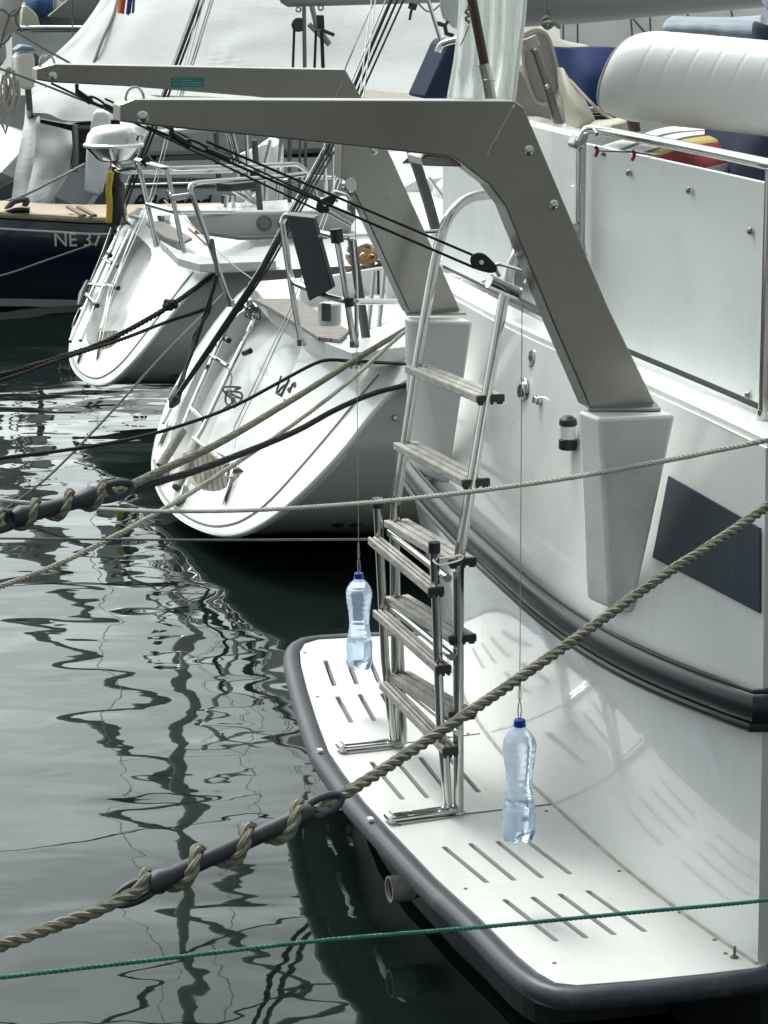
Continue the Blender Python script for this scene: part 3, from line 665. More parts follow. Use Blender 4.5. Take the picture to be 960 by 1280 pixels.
# ---------------------------------------------------------------- sailing yachts moored stern-to behind
def yacht(name, rim, topedge, p0, rake, label, loc, recess, groove, hole, zlow):
    """rim: px from far top corner round the bottom to near top corner; topedge: px from near top back to far top"""
    t = thing(name, loc, label, 'sailboat')
    U = (A*rake-Z).normalized(); nrm = T.cross(U).normalized()
    if nrm.dot(CAM-p0) < 0: nrm = -nrm
    q = lambda x, y, d=0.: onp(x, y, p0, nrm)+nrm*d
    R = cat([q(*r) for r in rim], 4); Te = [q(*r) for r in topedge]
    outer = R+Te
    rec = cat([q(*r) for r in recess], 3, closed=True)
    din = -nrm*.10+F*.02
    tm = planar(outer, [rec]); 
    fl_ = [p+din for p in rec]; tm.grid([rec+[rec[0]], fl_+[fl_[0]]]); f2 = planar(fl_); tm.add(f2.v, f2.f)
    tm.grid([R, [p+F*.035-nrm*.012 for p in R]])
    mk('transom', tm, HULL2, t, 25)
    # rolled rim
    inn = V(sum(R, V((0, 0, 0)))/len(R))
    mk('rim_moulding', MB().tube([p+F*.012+(inn-p).normalized()*.012-nrm*.004 for p in R], .018, 8), HULL2, t)
    gp_ = cat([q(*r, .002) for r in groove], 4); mk('groove', MB().tube(gp_, .007, 6), mat('groove_grey', (.3, .31, .3), .6), t)
    # hull sides lofted forward
    zt = max(p.z for p in R); zb = min(p.z for p in R); rows = []
    for s, wid, dn in [(.03, 0, 0), (.4, .03, .02), (1.2, .08, .10), (3, .16, .28), (5.5, .10, .35), (8.5, -.35, .3), (11, -1.4, .1)]:
        row = []
        for p in R:
            u = (p-p0).dot(T); k = (zt-p.z)/(zt-zb); sg_ = 1 if u > 0 else -1
            row.append(p+F*s+T*wid*sg_*min(1, abs(u)/1.0)*(1-.5*k) - Z*dn*k*k + Z*(.02*s*(1-k)))
        rows.append(row)
    mk('hull', MB().grid(rows), SIDE2_SHADED, t, 50)
    # deck
    d_ = MB()
    up_ = Te[::-1]; n_ = 12
    a_ = resample([R[0]]+up_+[R[-1]], n_)
    prev = a_
    for i in range(1, len(rows)):
        l_, r_ = rows[i][0], rows[i][-1]; cur = [l_.lerp(r_, k/(n_-1))+Z*.06*math.sin(math.pi*k/(n_-1)) for k in range(n_)]
        d_.grid([prev, cur]); prev = cur
    mk('deck', d_, HULL2, t, 30)
    return t, q, nrm, rows
SIDE2_SHADED = mat('yacht_side_shaded_gelcoat', (.40, .415, .395), .3, coat=.35, var=.05, vs=.7, dirt=(.25, .27, .22), dirts=2, dirta=.2)  # white gelcoat darkened: shade of the hull sides is put into the colour
def rails(parent, specs, r, name='stern_rail'):
    for s in specs: mk(name, MB().tube(fillet(PX(s), .08, 5), r, 10), STEEL, parent)
def chain(q_, x0, y0, x1, y1, parent, name='chainplate'):
    a_, b_ = q_(x0, y0, .012), q_(x1, y1, .012); d = b_-a_; s = d.cross(A).normalized()
    mk(name, MB().prism([a_-s*.018, a_+s*.018, b_-d*.3+s*.022, b_+s*.004, b_-d*.25-s*.022], A*.006), STEEL, parent, bevel=.002)

# yacht in the middle
pA = onz(515, 452, 1.02); p0 = pA+T*1.5
rim2 = [(318, 352), (296, 370), (272, 398), (248, 432), (226, 468), (206, 508), (194, 548), (189, 580), (193, 606), (205, 630), (225, 650), (250, 663), (275, 669), (300, 667), (325, 656), (350, 639), (385, 608), (425, 566), (460, 522), (490, 488), (518, 470)]
te2 = [(516, 449), (478, 451), (440, 443), (405, 428), (378, 408), (346, 372)]
rec2 = [(312, 384), (352, 398), (377, 424), (364, 468), (346, 510), (325, 556), (304, 590), (276, 613), (246, 609), (224, 586), (212, 556), (222, 520), (246, 464), (276, 418)]
gr2 = [(193, 575), (198, 606), (212, 628), (235, 646), (262, 657), (288, 656), (312, 646), (340, 624), (380, 580), (420, 533), (452, 494), (474, 468)]
y2, q2, n2, rows2 = yacht('sailing_yacht', rim2, te2, p0, .92, 'white sailing yacht with round grey-teak bathing step and black backstay, moored beside the motor boat', onz(275, 690, 0), rec2, gr2, None, .1)
print('R2', [tuple(round(c,2) for c in q2(*r)) for r in rim2], p0, n2)
t2 = lambda lst, d=.03: [q2(x, y, d) for x, y in lst]
# teak bathing step
step = cat([q2(x, y, -.085) for x, y in [(214, 555), (253, 552), (276, 566), (301, 590), (291, 603), (279, 612), (263, 613), (247, 609), (225, 585)]], 4, closed=True)
sp = planar(step); s0 = MB().add(sp.v, sp.f); k_ = len(step); s0.grid([step+[step[0]], [p-n2*.012 for p in step]+[step[0]-n2*.012]])
TSP = planks(mat('teak_step_planks', (.20, .175, .14), .75, var=.4, vs=14, bump=.5, bs=30), (.25, -.15, 1), .030, wid=.2); mk('teak_step', s0, TSP, y2, 30)
# stern ladder
mk('ladder_rail', MB().tube(fillet(t2([(236, 544), (247, 516), (275, 452), (299, 400)], .05)+t2([(306, 389), (320, 392)], .07)+t2([(326, 407)], .05), .04), .0135, 10), STEEL, y2)
mk('ladder_rail', MB().tube(t2([(326, 407), (296, 470), (262, 544), (252, 561)], .05), .0135, 10), STEEL, y2)
for a_ in [[(237, 545), (209, 590)], [(254, 562), (230, 617)]]: mk('padded_tube', MB().tube(t2(a_, .05), .026, 12), mat('worn_padding', (.36, .34, .30), .8, var=.3, vs=20, bump=.4, bs=60), y2)
for a_ in [[(209, 588), (204, 602)], [(231, 615), (227, 630)]]:
    u, v = t2(a_, .02); mk('hinge_plate', MB().beam(u, v, T, .07, .04), mat('dull_plate', (.3, .3, .29), .4, .8), y2, bevel=.006)
for a_ in [[(273, 452), (294, 466)], [(247, 517), (265, 534)], [(252, 556), (293, 588)]]: mk('ladder_rung', MB().tube(t2(a_, .055), .014, 10), STEEL, y2)
mk('ladder_hook', MB().tube(t2([(291, 430), (284, 424)], .03), .016, 10), BLK, y2)
mk('ladder_hook', MB().tube(t2([(318, 443), (310, 446)], .03), .016, 10), BLK, y2)
mk('ladder_foot', MB().prism(t2([(276, 572), (288, 578), (303, 588), (292, 591)], .02), -n2*.03), BLK, y2)
# knotted lashings on the ladder
def knot(c, r, n_, mat_, parent, name='lashing', seed=1, rr=.006):
    rnd = random.Random(seed); pts = [c+V((rnd.uniform(-1, 1), rnd.uniform(-1, 1), rnd.uniform(-1, 1)))*r for _ in range(n_)]
    return mk(name, MB().tube(cat(pts, 5), rr, 6), mat_, parent)
knot(q2(328, 400, .07), .05, 16, ROPEGR, y2, seed=3); knot(q2(318, 392, .07), .04, 10, ROPEGR, y2, seed=4)
knot(q2(302, 506, .07), .05, 14, ROPEGR, y2, seed=5); mk('lashing', MB().tube(cat(t2([(294, 466), (300, 480), (298, 495), (304, 508), (290, 520)], .06), 5), .005, 6), ROPEGR, y2)
# grab details, exhausts, knob
sd_ = MB().grid(rows2); bv2 = BVHTree.FromPolygons([tuple(v) for v in sd_.v], sd_.f)
def onside(x, y, bv=bv2):
    h = bv.ray_cast(CAM, ray(x, y).normalized()); nn = h[1]
    if nn is None: print('MISS', x, y); return P(x, y, 11.3), -T
    return h[0], (nn if nn.dot(CAM-h[0]) > 0 else -nn)
for x, y in [(422, 656), (444, 656), (476, 655)]:
    p, nn = onside(x, y); o_ = mk('skin_fitting', MB().lathe(p, nn, [(.030, 0), (.030, .004), (.022, .006), (.018, .002)], 20), mat('dark_fitting', (.05, .05, .05), .4), y2)
for x, y, r_ in [(493, 522, .014), (382, 588, .009)]:
    p, nn = onside(x, y); mk('side_knob', MB().lathe(p, nn, [(r_, 0), (r_, .01), (r_*.6, .02)], 12), STEEL, y2)
pw = [onside(x, y)[0]-T*.004 for x, y in [(350, 690), (380, 692), (410, 695), (440, 697), (470, 699), (500, 701)]]
# name on the transom
mb = MB(); INKD = mat('black_lettering', (.012, .012, .014), .5)
for s_ in [[(352, 471), (349, 481), (346, 492)], [(362, 475), (356, 487), (352, 496)], [(357, 482), (352, 486), (348, 493), (352, 493), (357, 484)], [(362, 491), (366, 482), (369, 479), (369, 484)], [(360, 489), (363, 485)], [(369, 494), (370, 498)], [(356, 500), (358, 504)]]:
    mb.tube(cat(t2(s_, .004), 4), .006, 6)
mk('boat_name', mb, INKD, y2)
# stern rails (pushpit) of the middle yacht
rails(y2, [[(377, 431, 11.45), (363, 352, 11.55), (352, 278, 11.6)], [(443, 434, 11.0), (430, 350, 11.05), (420, 292, 11.1)], [(357, 300, 11.6), (363, 352, 11.55), (410, 371, 11.2), (437, 377, 11.05), (512, 377, 11.6)],
  [(352, 280, 11.6), (356, 268, 11.6), (385, 287, 11.5), (408, 293, 11.3), (425, 297, 11.1), (505, 292, 11.6)], [(289, 383, 13.6), (262, 305, 13.65), (235, 231, 13.7), (252, 228, 13.8), (350, 221, 14.4), (384, 217, 14.6), (392, 232, 14.6), (402, 262, 14.6)]], .0145)
rails(y2, [[(290, 383, 13.55), (256, 290, 13.6), (240, 243, 13.6)], [(234, 247, 13.6), (214, 250, 13.6), (209, 238, 13.6)], [(236, 243, 13.6), (215, 246, 13.6)], [(441, 300, 11.2), (445, 345, 11.2), (446, 434, 11.2)]], .010)
for x, y, Y_ in [(443, 432, 11.0), (377, 430, 11.45), (289, 381, 13.6)]: mk('rail_foot', MB().tube([P(x, y-6, Y_), P(x, y+2, Y_)], .022, 12), STEEL, y2)
mk('rail_clamp', MB().tube(PX([(420, 286, 11.05), (422, 303, 11.05)]), .03, 10), BLK, y2)
mk('rail_clamp', MB().tube(PX([(436, 372, 11.0), (437, 383, 11.0)]), .022, 10), BLK, y2)
mk('cleat', MB().tube(PX([(434, 452, 10.95), (452, 454, 10.9)]), .012, 8).tube(PX([(440, 461, 10.95), (441, 451, 10.95)]), .01, 8).tube(PX([(447, 461, 10.93), (447, 451, 10.93)]), .01, 8), STEEL, y2)
wh = MB().tube([q2(375, 424, .03), q2(377, 432, .03)], .02, 8)
# white stern light box
b_ = onp(412, 405, P(412, 405, 11.35), T); mk('stern_light', MB().lathe(P(412, 406, 11.3), Z, [(.05, 0), (.054, .005), (.054, .095), (.045, .102)], 24), WHT, y2)
mk('light_window', MB().prism(PX([(402, 379, 11.22), (411, 380, 11.22), (411, 402, 11.22), (402, 401, 11.22)]), F*.01), mat('smoked_lens', (.08, .085, .085), .2), y2)
# black box strapped to the rail
bx = thing('storage_box', P(400, 372, 11.3), 'tall narrow black box strapped slanting to the stern rail of the yacht', 'box')
a0, a1, c0_, c1_ = P(355, 268, 11.45), P(392, 273, 11.2), P(414, 362, 11.1), P(387, 377, 11.35); back = F*.12+T*.10
mk('box_body', MB().prism([P(358, 270, 11.4), P(391, 274, 11.2), P(415, 361, 11.1), P(386, 377, 11.3)], (P(368, 264, 11.5)-P(357, 270, 11.4))*.45), mat('black_case', (.013, .016, .024), .5, var=.3, vs=5), bx, bevel=.006)
mk('box_lid', MB().prism([P(355, 268, 11.4), P(392, 272, 11.19), P(392, 275, 11.19), (P(356, 271, 11.4))], (P(368, 264, 11.55)-P(355, 270, 11.4))*.6), mat('case_lid', (.05, .055, .065), .4), bx, bevel=.003)
# deck teak and cockpit
def deckpoly(parent, name, lst, z, m_, h=.02):
    pts = [onz(x, y, z) for x, y in lst]; return mk(name, MB().prism([p-Z*h for p in pts], Z*h), m_, parent, 0, bevel=.004)
PLNK = planks(mat('teak_deck', (.27, .255, .23), .8, var=.35, vs=6, bump=.4, bs=20, stretch=(2.5, 12, 1)), T, .055)
deckpoly(y2, 'coaming_ridge', [(310, 352), (345, 366), (395, 400), (440, 424), (520, 415), (520, 432), (440, 441), (388, 420), (340, 385)], 1.07, HULL2, .08)
deckpoly(y2, 'teak_seat', [(316, 373), (372, 373), (437, 413), (425, 424), (398, 421), (338, 384)], 1.09, PLNK)
mk('cockpit_side', MB().prism([onz(395, 345, 1.2), onz(478, 335, 1.2), onz(478, 420, 1.2-.0), onz(430, 425, 1.2)], -Z*.25) if False else MB().prism(PX([(372, 350, 13.2), (474, 333, 13.2), (474, 424, 13.2), (372, 424, 13.2)]), F*1.2+T*.3), HULL2, y2, bevel=.02)
mk('companion_edge', MB().tube(PX([(473, 338, 13.15), (473, 398, 13.15), (466, 412, 13.15)]), .008, 6), BLK, y2)
mk('cockpit_locker', MB().prism(PX([(478, 340, 12.9), (530, 330, 12.9), (530, 430, 12.9), (478, 424, 12.9)]), F*1.2+T*.3), HULL2, y2, bevel=.03)
mk('cockpit_roof', MB().prism(PX([(270, 340, 15.6), (470, 322, 15.6), (470, 338, 15.6), (300, 352, 15.6)]), F*1+T*1), HULL2, y2, bevel=.04)
for x0 in (463, 476): mk('stanchion', MB().tube(PX([(x0+4, 340, 12.6), (x0-3, 417, 12.4)]), .012, 8), STEEL, y2)
mk('arch_strut', MB().tube(PX([(440, 300, 12.0), (447, 350, 11.9), (458, 425, 11.7)]), .022, 10), mat('dark_tube', (.05, .055, .06), .4), y2)
# backstay with its purchase
bs = thing('backstay', q2(204, 557, .02), 'thick black backstay lines with tensioner running up from the far edge of the middle yacht', 'rigging')
fa = q2(226, 506, .05)
for dx, r_, m_ in [(0, .010, ROPEB), (7, .007, ROPEB), (14, .006, ROPEB), (-6, .004, STEEL)]:
    mk('stay_line', MB().tube(resample([fa+F*.001*dx, P(325+dx*.55, 340, 13.3), P(366+dx*.7, 263, 13.5), P(411+dx*.8, 182, 13.9), P(489+dx*1.1, 0, 14.4), P(560+dx*1.3, -160, 14.9)], 30), r_, 7), m_, bs)
mk('tensioner', MB().tube(t2([(232, 492), (226, 508), (222, 516)], .05), [.024, .034, .012], 10), BLK, bs)
mk('turnbuckle', MB().tube(t2([(220, 518), (211, 535)], .04), .009, 8), STEEL, bs)
chain(q2, 213, 530, 200, 560, y2); chain(q2, 292, 598, 281, 633, y2)
mk('stay_strop', MB().tube(resample([q2(232, 496, .06), q2(262, 440, .1), P(272, 345, 13.3), P(265, 300, 13.6)], 20), .011, 7), ROPEB, bs)
mk('stay_strop', MB().tube(resample([q2(236, 498, .06), q2(258, 435, .1), P(262, 390, 13.4), P(268, 345, 13.5)], 20), .008, 7), ROPEB, bs)
b2 = thing('split_backstay', q2(292, 600, .02), 'pair of thin steel wires rising from the near chainplate of the middle yacht', 'rigging')
for dx in (-2.5, 2.5): mk('wire', MB().tube([q2(293+dx*.3, 596, .03), q2(305+dx, 546, .06), P(369+dx, 377, 12.0), P(410+dx, 262, 12.4), P(447+dx, 160, 12.8), P(467+dx, 0, 13.4), P(490+dx, -160, 14)], .0028, 6), STEEL, b2)
for a_ in [[(294, 590), (290, 601)], [(299, 592), (296, 603)]]: mk('shackle', MB().tube(t2(a_, .04), .007, 8), STEEL, b2)

# yacht at the back (third)
pB = onz(262, 336, .97); p3 = pB+T*1.45
rim3 = [(176, 262), (160, 272), (146, 292), (130, 322), (115, 352), (102, 380), (91, 408), (86, 434), (88, 455), (97, 470), (111, 479), (127, 481), (143, 474), (164, 454), (184, 431), (206, 403), (230, 374), (248, 354), (263, 342)]
te3 = [(262, 333), (243, 333), (223, 326), (204, 314), (195, 300), (188, 280)]
rec3 = [(163, 291), (178, 300), (190, 318), (176, 352), (160, 395), (148, 425), (135, 436), (118, 436), (108, 424), (112, 400), (130, 350), (148, 310)]
gr3 = [(89, 440), (95, 458), (107, 469), (122, 473), (138, 466), (156, 450), (180, 420), (205, 388), (226, 360), (242, 340)]
y3, q3, n3, rows3 = yacht('sailing_yacht', rim3, te3, p3, .95, 'small white sailing yacht with narrow stern ladder beyond the middle yacht', onz(125, 497, 0), rec3, gr3, None, .1)
print('R3', [tuple(round(c,2) for c in q3(*r)) for r in rim3])
t3 = lambda lst, d=.03: [q3(x, y, d) for x, y in lst]
s3 = [q3(x, y, -.08) for x, y in [(112, 405), (134, 403), (139, 426), (128, 438), (116, 437), (108, 427)]]; s_ = planar(s3); s_.grid([s3+[s3[0]], [p-n3*.01 for p in s3]+[s3[0]-n3*.01]])
mk('teak_step', s_, mat('teak_step_planks', (.2, .2, .2)), y3, 30)
mk('ladder_rail', MB().tube(fillet(t3([(95, 433), (120, 375), (146, 318), (156, 291), (166, 284), (172, 288)], .05), .04), .013, 8), STEEL, y3)
mk('ladder_rail', MB().tube(t3([(108, 432), (135, 368), (170, 293)], .05), .013, 8), STEEL, y3)
mk('ladder_rail', MB().tube(t3([(133, 418), (148, 370), (164, 322), (176, 290)], .05), .008, 8), STEEL, y3)
for a_ in [[(138, 330), (148, 336)], [(138, 362), (156, 366)], [(116, 375), (127, 388)], [(120, 362), (142, 364)]]: mk('ladder_rung', MB().tube(t3(a_, .055), .015, 8), STEEL, y3)
for x, y in [(155, 339), (154, 366), (128, 388), (144, 325)]: mk('rung_end', MB().tube([q3(x-1.5, y-1, .055), q3(x+1.5, y+1, .055)], .017, 8), BLK, y3)
for a_ in [(104, 436, 98, 456), (127, 425, 122, 452), (103, 385, 92, 410)]: chain(q3, *a_, y3)
deckpoly(y3, 'teak_seat', [(182, 278), (204, 276), (240, 297), (228, 303), (206, 296)], 1.06, PLNK)
mk('coaming', MB().prism(PX([(158, 268, 17.2), (172, 261, 17.3), (200, 262, 17.6), (262, 285, 17.8), (340, 296, 18), (340, 304, 18), (252, 300, 17.2), (215, 286, 17.0), (180, 272, 17.1)]), -Z*.03+F*.02), HULL2, y3, bevel=.02)
deckpoly(y3, 'coaming', [(200, 300), (222, 312), (262, 322), (345, 318), (345, 326), (250, 330), (222, 322)], 1.04, HULL2, .05)
deckpoly(y3, 'teak_seat', [(282, 298), (352, 294), (356, 301), (300, 306)], 1.02, PLNK)
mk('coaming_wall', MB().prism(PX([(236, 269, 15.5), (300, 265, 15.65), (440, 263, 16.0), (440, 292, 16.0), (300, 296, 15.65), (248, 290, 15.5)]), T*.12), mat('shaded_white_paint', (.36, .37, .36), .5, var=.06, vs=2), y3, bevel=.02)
mk('coaming_trim', MB().tube(PX([(244, 290, 15.4), (300, 298, 15.55), (440, 294, 15.9)]), .012, 8), GREYD, y3)
for x_ in (330, 356): mk('drain_hatch', MB().lathe(P(x_, 279, 15.72), -T, [(.05, 0), (.05, .012), (.04, .016), (.035, .01)], 16), GREYD, y3)
rails(y3, [[(196, 309, 15.5), (186, 262, 15.6), (175, 214, 15.7), (168, 199, 15.7), (209, 211, 15.4), (300, 208.5, 16), (372, 205, 16.4), (384, 214, 16.4), (396, 240, 16.4)], [(232, 326, 15.2), (220, 268, 15.3), (209, 213, 15.4)],
  [(184, 255, 15.6), (222, 266, 15.3), (350, 266, 16), (405, 265, 16.3)], [(144, 205, 17.3), (152, 240, 17.3), (158, 278, 17.3)], [(142, 206, 17.3), (146, 216, 17.2), (290, 214, 17.5)]], .0155)
mk('rail_clamp', MB().tube(PX([(180, 197, 15.6), (187, 205, 15.6)]), .035, 10), BLK, y3)
mk('winch', MB().lathe(P(205, 280, 16.8)-Z*.04, Z, [(.05, 0), (.055, .03), (.04, .06), (.05, .1)], 16), STEEL, y3)
mk('exhaust_outlet', MB().tube([onside(217, 468, BVHTree.FromPolygons([tuple(v) for r in rows3 for v in r], MB().grid(rows3).f))[0], P(217, 468, 15.2)], .03, 12), BLK, y3)
b3 = thing('backstay', q3(100, 400, .02), 'thick black backstay lines at the far edge of the small rear yacht', 'rigging')
for dx, r_, m_ in [(0, .012, ROPEB), (5, .009, ROPEB), (-4, .004, STEEL)]:
    mk('stay_line', MB().tube(resample([q3(108+dx*.2, 388, .05), P(132+dx, 315, 17.6), P(163+dx, 228, 18), P(194+dx, 150, 18.2), P(250+dx, 0, 18.8), P(310+dx, -160, 19.5)], 24), r_, 7), m_, b3)
mk('tensioner', MB().tube(t3([(118, 360), (112, 376), (107, 390)], .06), [.02, .032, .014], 10), BLK, b3)
b4 = thing('split_backstay', q3(133, 425, .02), 'thin steel wire pair rising from the near chainplate of the small rear yacht', 'rigging')
for dx in (-2, 2): mk('wire', MB().tube([q3(130+dx, 430, .03), q3(146+dx, 372, .06), P(190+dx, 245, 16.6), P(206+dx, 185, 16.8), P(253+dx, 0, 17.5), P(300+dx, -180, 18.2)], .0035, 6), STEEL, b4)
# kettle grill on the rear yacht's rail
kg = thing('kettle_grill', P(142, 202, 17.1), 'round polished steel kettle grill clamped to the stern rail below the davit tip', 'grill')
kc = P(142, 182, 17.1); s = 17.1/FPX
mk('grill_bowl', MB().lathe(kc, -Z, [(36*s, 0), (34*s, 3*s), (22*s, 16*s), (17*s, 19*s), (0, 19.5*s)], 32), STEEL, kg)
mk('grill_lid', MB().lathe(kc, Z, [(38*s, -1*s), (38*s, 2*s), (35*s, 4*s), (32*s, 14*s), (25*s, 22*s), (14*s, 25*s), (0, 26*s)], 32), mat('brushed_lid', (.62, .62, .60), .3, .9, var=.1, vs=6), kg)
mk('grill_arm', MB().tube(PX([(142, 203, 17.1), (150, 212, 17), (172, 209, 16.6), (182, 202, 15.9)]), .014, 8), STEEL, kg)
mk('lid_handle', MB().tube(PX([(170, 166, 16.95), (173, 170, 16.9), (171, 176, 16.9)]), .008, 8), BLK, kg)
hv = thing('rescue_bag', P(117, 245, 17.6), 'long white rescue bag hanging behind the steel kettle grill', 'bag')
mk('bag_top', MB().prism(PX([(112, 165, 17.9), (116, 142, 17.9), (120, 139, 17.9), (130, 139, 17.9), (137, 144, 17.9), (138, 165, 17.9)]), F*.05+T*.22), WHT, hv, bevel=.02)
mk('bag_body', MB().prism(PX([(108, 178, 17.8), (137, 178, 17.8), (136, 205, 17.8), (129, 228, 17.8), (125, 246, 17.8), (107, 242, 17.8), (105, 238, 17.8)]), F*.05+T*.16), mat('white_bag_cloth', (.76, .79, .81), .7, var=.08, vs=8, bump=.3, bs=12), hv, bevel=.03)
yb = thing('horseshoe_buoy', P(140, 275, 17.0), 'yellow and black horseshoe buoy hanging in its holder beside the backstay', 'lifebuoy')
mk('buoy_edge', MB().tube(cat(PX([(139, 215, 17.2), (136, 235, 17.2), (137, 255, 17.2), (136, 278, 17.2)]), 4), .022, 10), YEL, yb)
mk('buoy_cover', MB().tube(cat(PX([(145, 208, 17.25), (146, 230, 17.25), (147, 255, 17.3), (141, 284, 17.3)]), 5), [.03]*5+[.055]*5+[.05]*5+[.03], 12), BLK, yb)

# ---------------------------------------------------------------- navy boat
nb = thing('navy_boat', onz(60, 380, 0), 'dark navy blue classic boat with varnished teak deck at the left edge', 'boat')
def hullside(parent, name, toppx, z0, z1, m_, depth, long_, slope=.0):
    pass
Yn = 19.6; pnv = P(60, 380, Yn+.45)
def npn(x, y, d=0): return onp(x, y, pnv, T)-T*d
ft = [(-260, 258), (-120, 266), (0, 274), (70, 278), (140, 281), (330, 278), (700, 262)]
fb = [(-250, 366), (-120, 372), (0, 373), (60, 374), (140, 375), (330, 372), (700, 360)]
a_ = [npn(*p) for p in ft]; b_ = [npn(*p) for p in fb]
c_ = [p-Z*.5 + T*.15 for p in b_]
mk('hull', MB().grid([cat(a_, 4), cat([(u.lerp(v, .5)-T*.07) for u, v in zip(a_, b_)], 4), cat(b_, 4), cat(c_, 4)]), NAVY, nb, 50)
mk('hull', MB().grid([cat([p+T*1.4 for p in a_], 4), cat([p+T*1.35 for p in b_], 4), cat([p+T*1.3 for p in c_], 4)]), NAVY, nb, 50)
mk('boot_stripe', MB().grid([cat([p-T*.01+Z*.0 for p in b_], 3), cat([p-T*.01-Z*.06 for p in b_], 3)]), mat('grey_boot_stripe', (.32, .34, .34), .4), nb, 0, solid=.012)
mk('teak_deck', MB().grid([cat([p+T*.05+Z*.03 for p in a_], 2), cat([p+T*1.35+Z*.03 for p in a_], 2)]), TEAKD, nb, 0)
mk('toe_rail', MB().tube(cat([p+Z*.035+T*.03 for p in a_], 3), .03, 8), TEAKD, nb)
mk('cove_line', MB().tube(cat([p-Z*.075-T*.015 for p in a_], 3), .009, 8), WHT, nb)
rv = (npn(120, 300)-npn(60, 300)).normalized(); uv = Z
tx = textmesh('NE 37', .155, npn(64, 306, .10), rv, uv, .004); tx.k = 0
mk('registration', tx, mat('pale_gold_lettering', (.72, .70, .60), .5), nb, 0)
mk('cleat', MB().tube(cat(PX([(8, 262, 20.6), (18, 252, 20.5), (34, 250, 20.5), (30, 258, 20.5)]), 4), .025, 8), BLK, nb)
mk('cleat', MB().tube(cat(PX([(-20, 272, 20.0), (8, 266, 20.0), (22, 262, 20.0), (37, 263, 20.0)]), 4), .028, 8), BLK, nb)
mk('deck_plank', MB().box(onz(108, 264, .74), F*.02, T*.35, Z*.01), TEAKB, nb); mk('deck_plank', MB().box(onz(95, 264, .74), F*.02, T*.35, Z*.01), TEAKB, nb)
# ---------------------------------------------------------------- grey cruiser with name
gb = thing('grey_cruiser', onz(200, 300, 0), 'grey hulled cruiser with black handwritten name behind the yachts', 'boat')
pg = P(200, 260, 23.5)
def gp(x, y, d=0): return onp(x, y, pg, T)-T*d
hp_ = [gp(x, y) for x, y in [(60, 300), (118, 255), (136, 218), (168, 203), (420, 196), (640, 190)]]
hl_ = [gp(x, y) for x, y in [(60, 340), (118, 330), (136, 325), (168, 320), (420, 310), (640, 300)]]
mk('hull', MB().grid([cat(hp_, 4), cat(hl_, 4)]), GREYH, gb, 40, solid=.04)
mk('hull_band', MB().prism([gp(x, y, .03) for x, y in [(112, 262), (142, 212), (152, 207), (122, 262)]], -T*.02), GREYD, gb)
mk('hull_band', MB().prism([gp(x, y, .035) for x, y in [(104, 262), (134, 212), (141, 210), (111, 262)]], -T*.02), WHT, gb)
mk('model_band', MB().prism([gp(x, y, .03) for x, y in [(160, 222), (268, 222), (268, 234), (160, 234)]], -T*.006), GREYD, gb, 0)
mk('model_lettering', textmesh('cruiser 450', .115, gp(182, 232, .045), (gp(250, 232)-gp(180, 232)).normalized(), Z, .003), mat('grey_lettering', (.34, .35, .35), .5), gb, 0)
nm = []
L_ = lambda *p: [gp(x, y, .05) for x, y in p]
for s_ in [L_((166, 258), (172, 247), (176, 244), (182, 257)), L_((168, 253), (180, 252)), L_((194, 243), (191, 257)), L_((191, 251), (186, 252), (185, 257), (191, 256)), L_((199, 254), (204, 251), (203, 248), (199, 251), (200, 257), (205, 257)), L_((213, 243), (209, 257), (211, 258)),
   L_((217, 257), (219, 250), (223, 250), (222, 257)), L_((223, 252), (227, 249), (228, 257)), L_((241, 250), (235, 249), (232, 254), (235, 257), (240, 250), (241, 257)), L_((247, 249), (246, 257)), L_((262, 243), (259, 257)), L_((260, 250), (254, 250), (252, 255), (256, 257), (260, 252))]: nm.append(cat(s_, 4))
mb = MB()
for s_ in nm: mb.tube(s_, .013, 6)
mk('boat_name', mb, INKD, gb)
mk('deck_house', MB().prism([gp(x, y) for x, y in [(172, 196), (185, 165), (330, 150), (420, 160), (470, 190)]], T*2.2), mat('pale_grey_paint', (.42, .44, .44), .4), gb, 0, bevel=.05)
mk('house_window', MB().prism([gp(x, y, .01) for x, y in [(195, 196), (300, 191), (440, 183), (440, 188), (300, 196), (195, 201)]], -T*.01), GREYD, gb, 0)
mk('deck', MB().grid([cat(hp_, 3), cat([p+T*3.2 for p in hp_], 3)]), GREYH, gb, 0)
mk('hull', MB().grid([cat([p+T*3.2 for p in hp_], 3), cat([p+T*3.1 for p in hl_], 3)]), GREYH, gb, 0, solid=.04)
# white stern moulding with boarding arch in the middle distance
wb_ = thing('white_cruiser', onz(420, 330, 0), 'white cruiser with rounded stern seats seen between the davit legs', 'boat')
def blk(nm_, pts, Y_, dep, m_, bv=.04, par=None): return mk(nm_, MB().prism([P(x, y, Y_) for x, y in pts], F*.2+T*dep), m_, par or wb_, 0, bevel=bv)
blk('hull', [(262, 284), (560, 268), (760, 262), (760, 352), (330, 352)], 18.5, .5, SIDE2_SHADED)
blk('stern_seat', [(298, 262), (330, 232), (338, 180), (346, 178), (350, 262)], 18.2, .8, HULL2)
blk('cockpit_wall', [(330, 300), (372, 280), (530, 262), (560, 330), (330, 352)], 17.2, .6, HULL2)
blk('engine_box', [(318, 182), (330, 178), (345, 182), (345, 264), (318, 264)], 18.0, .5, WHT, .05)
blk('engine_box', [(296, 192), (308, 190), (308, 262), (294, 262)], 18.4, .4, WHT, .03)
blk('cabin', [(495, 236), (520, 222), (600, 214), (700, 214), (700, 262), (495, 262)], 18.0, 2, HULL2, .08)
mk('dome', MB().ball(P(566, 244, 17.6), 26*17.6/FPX, 10, .9), WHT, wb_)
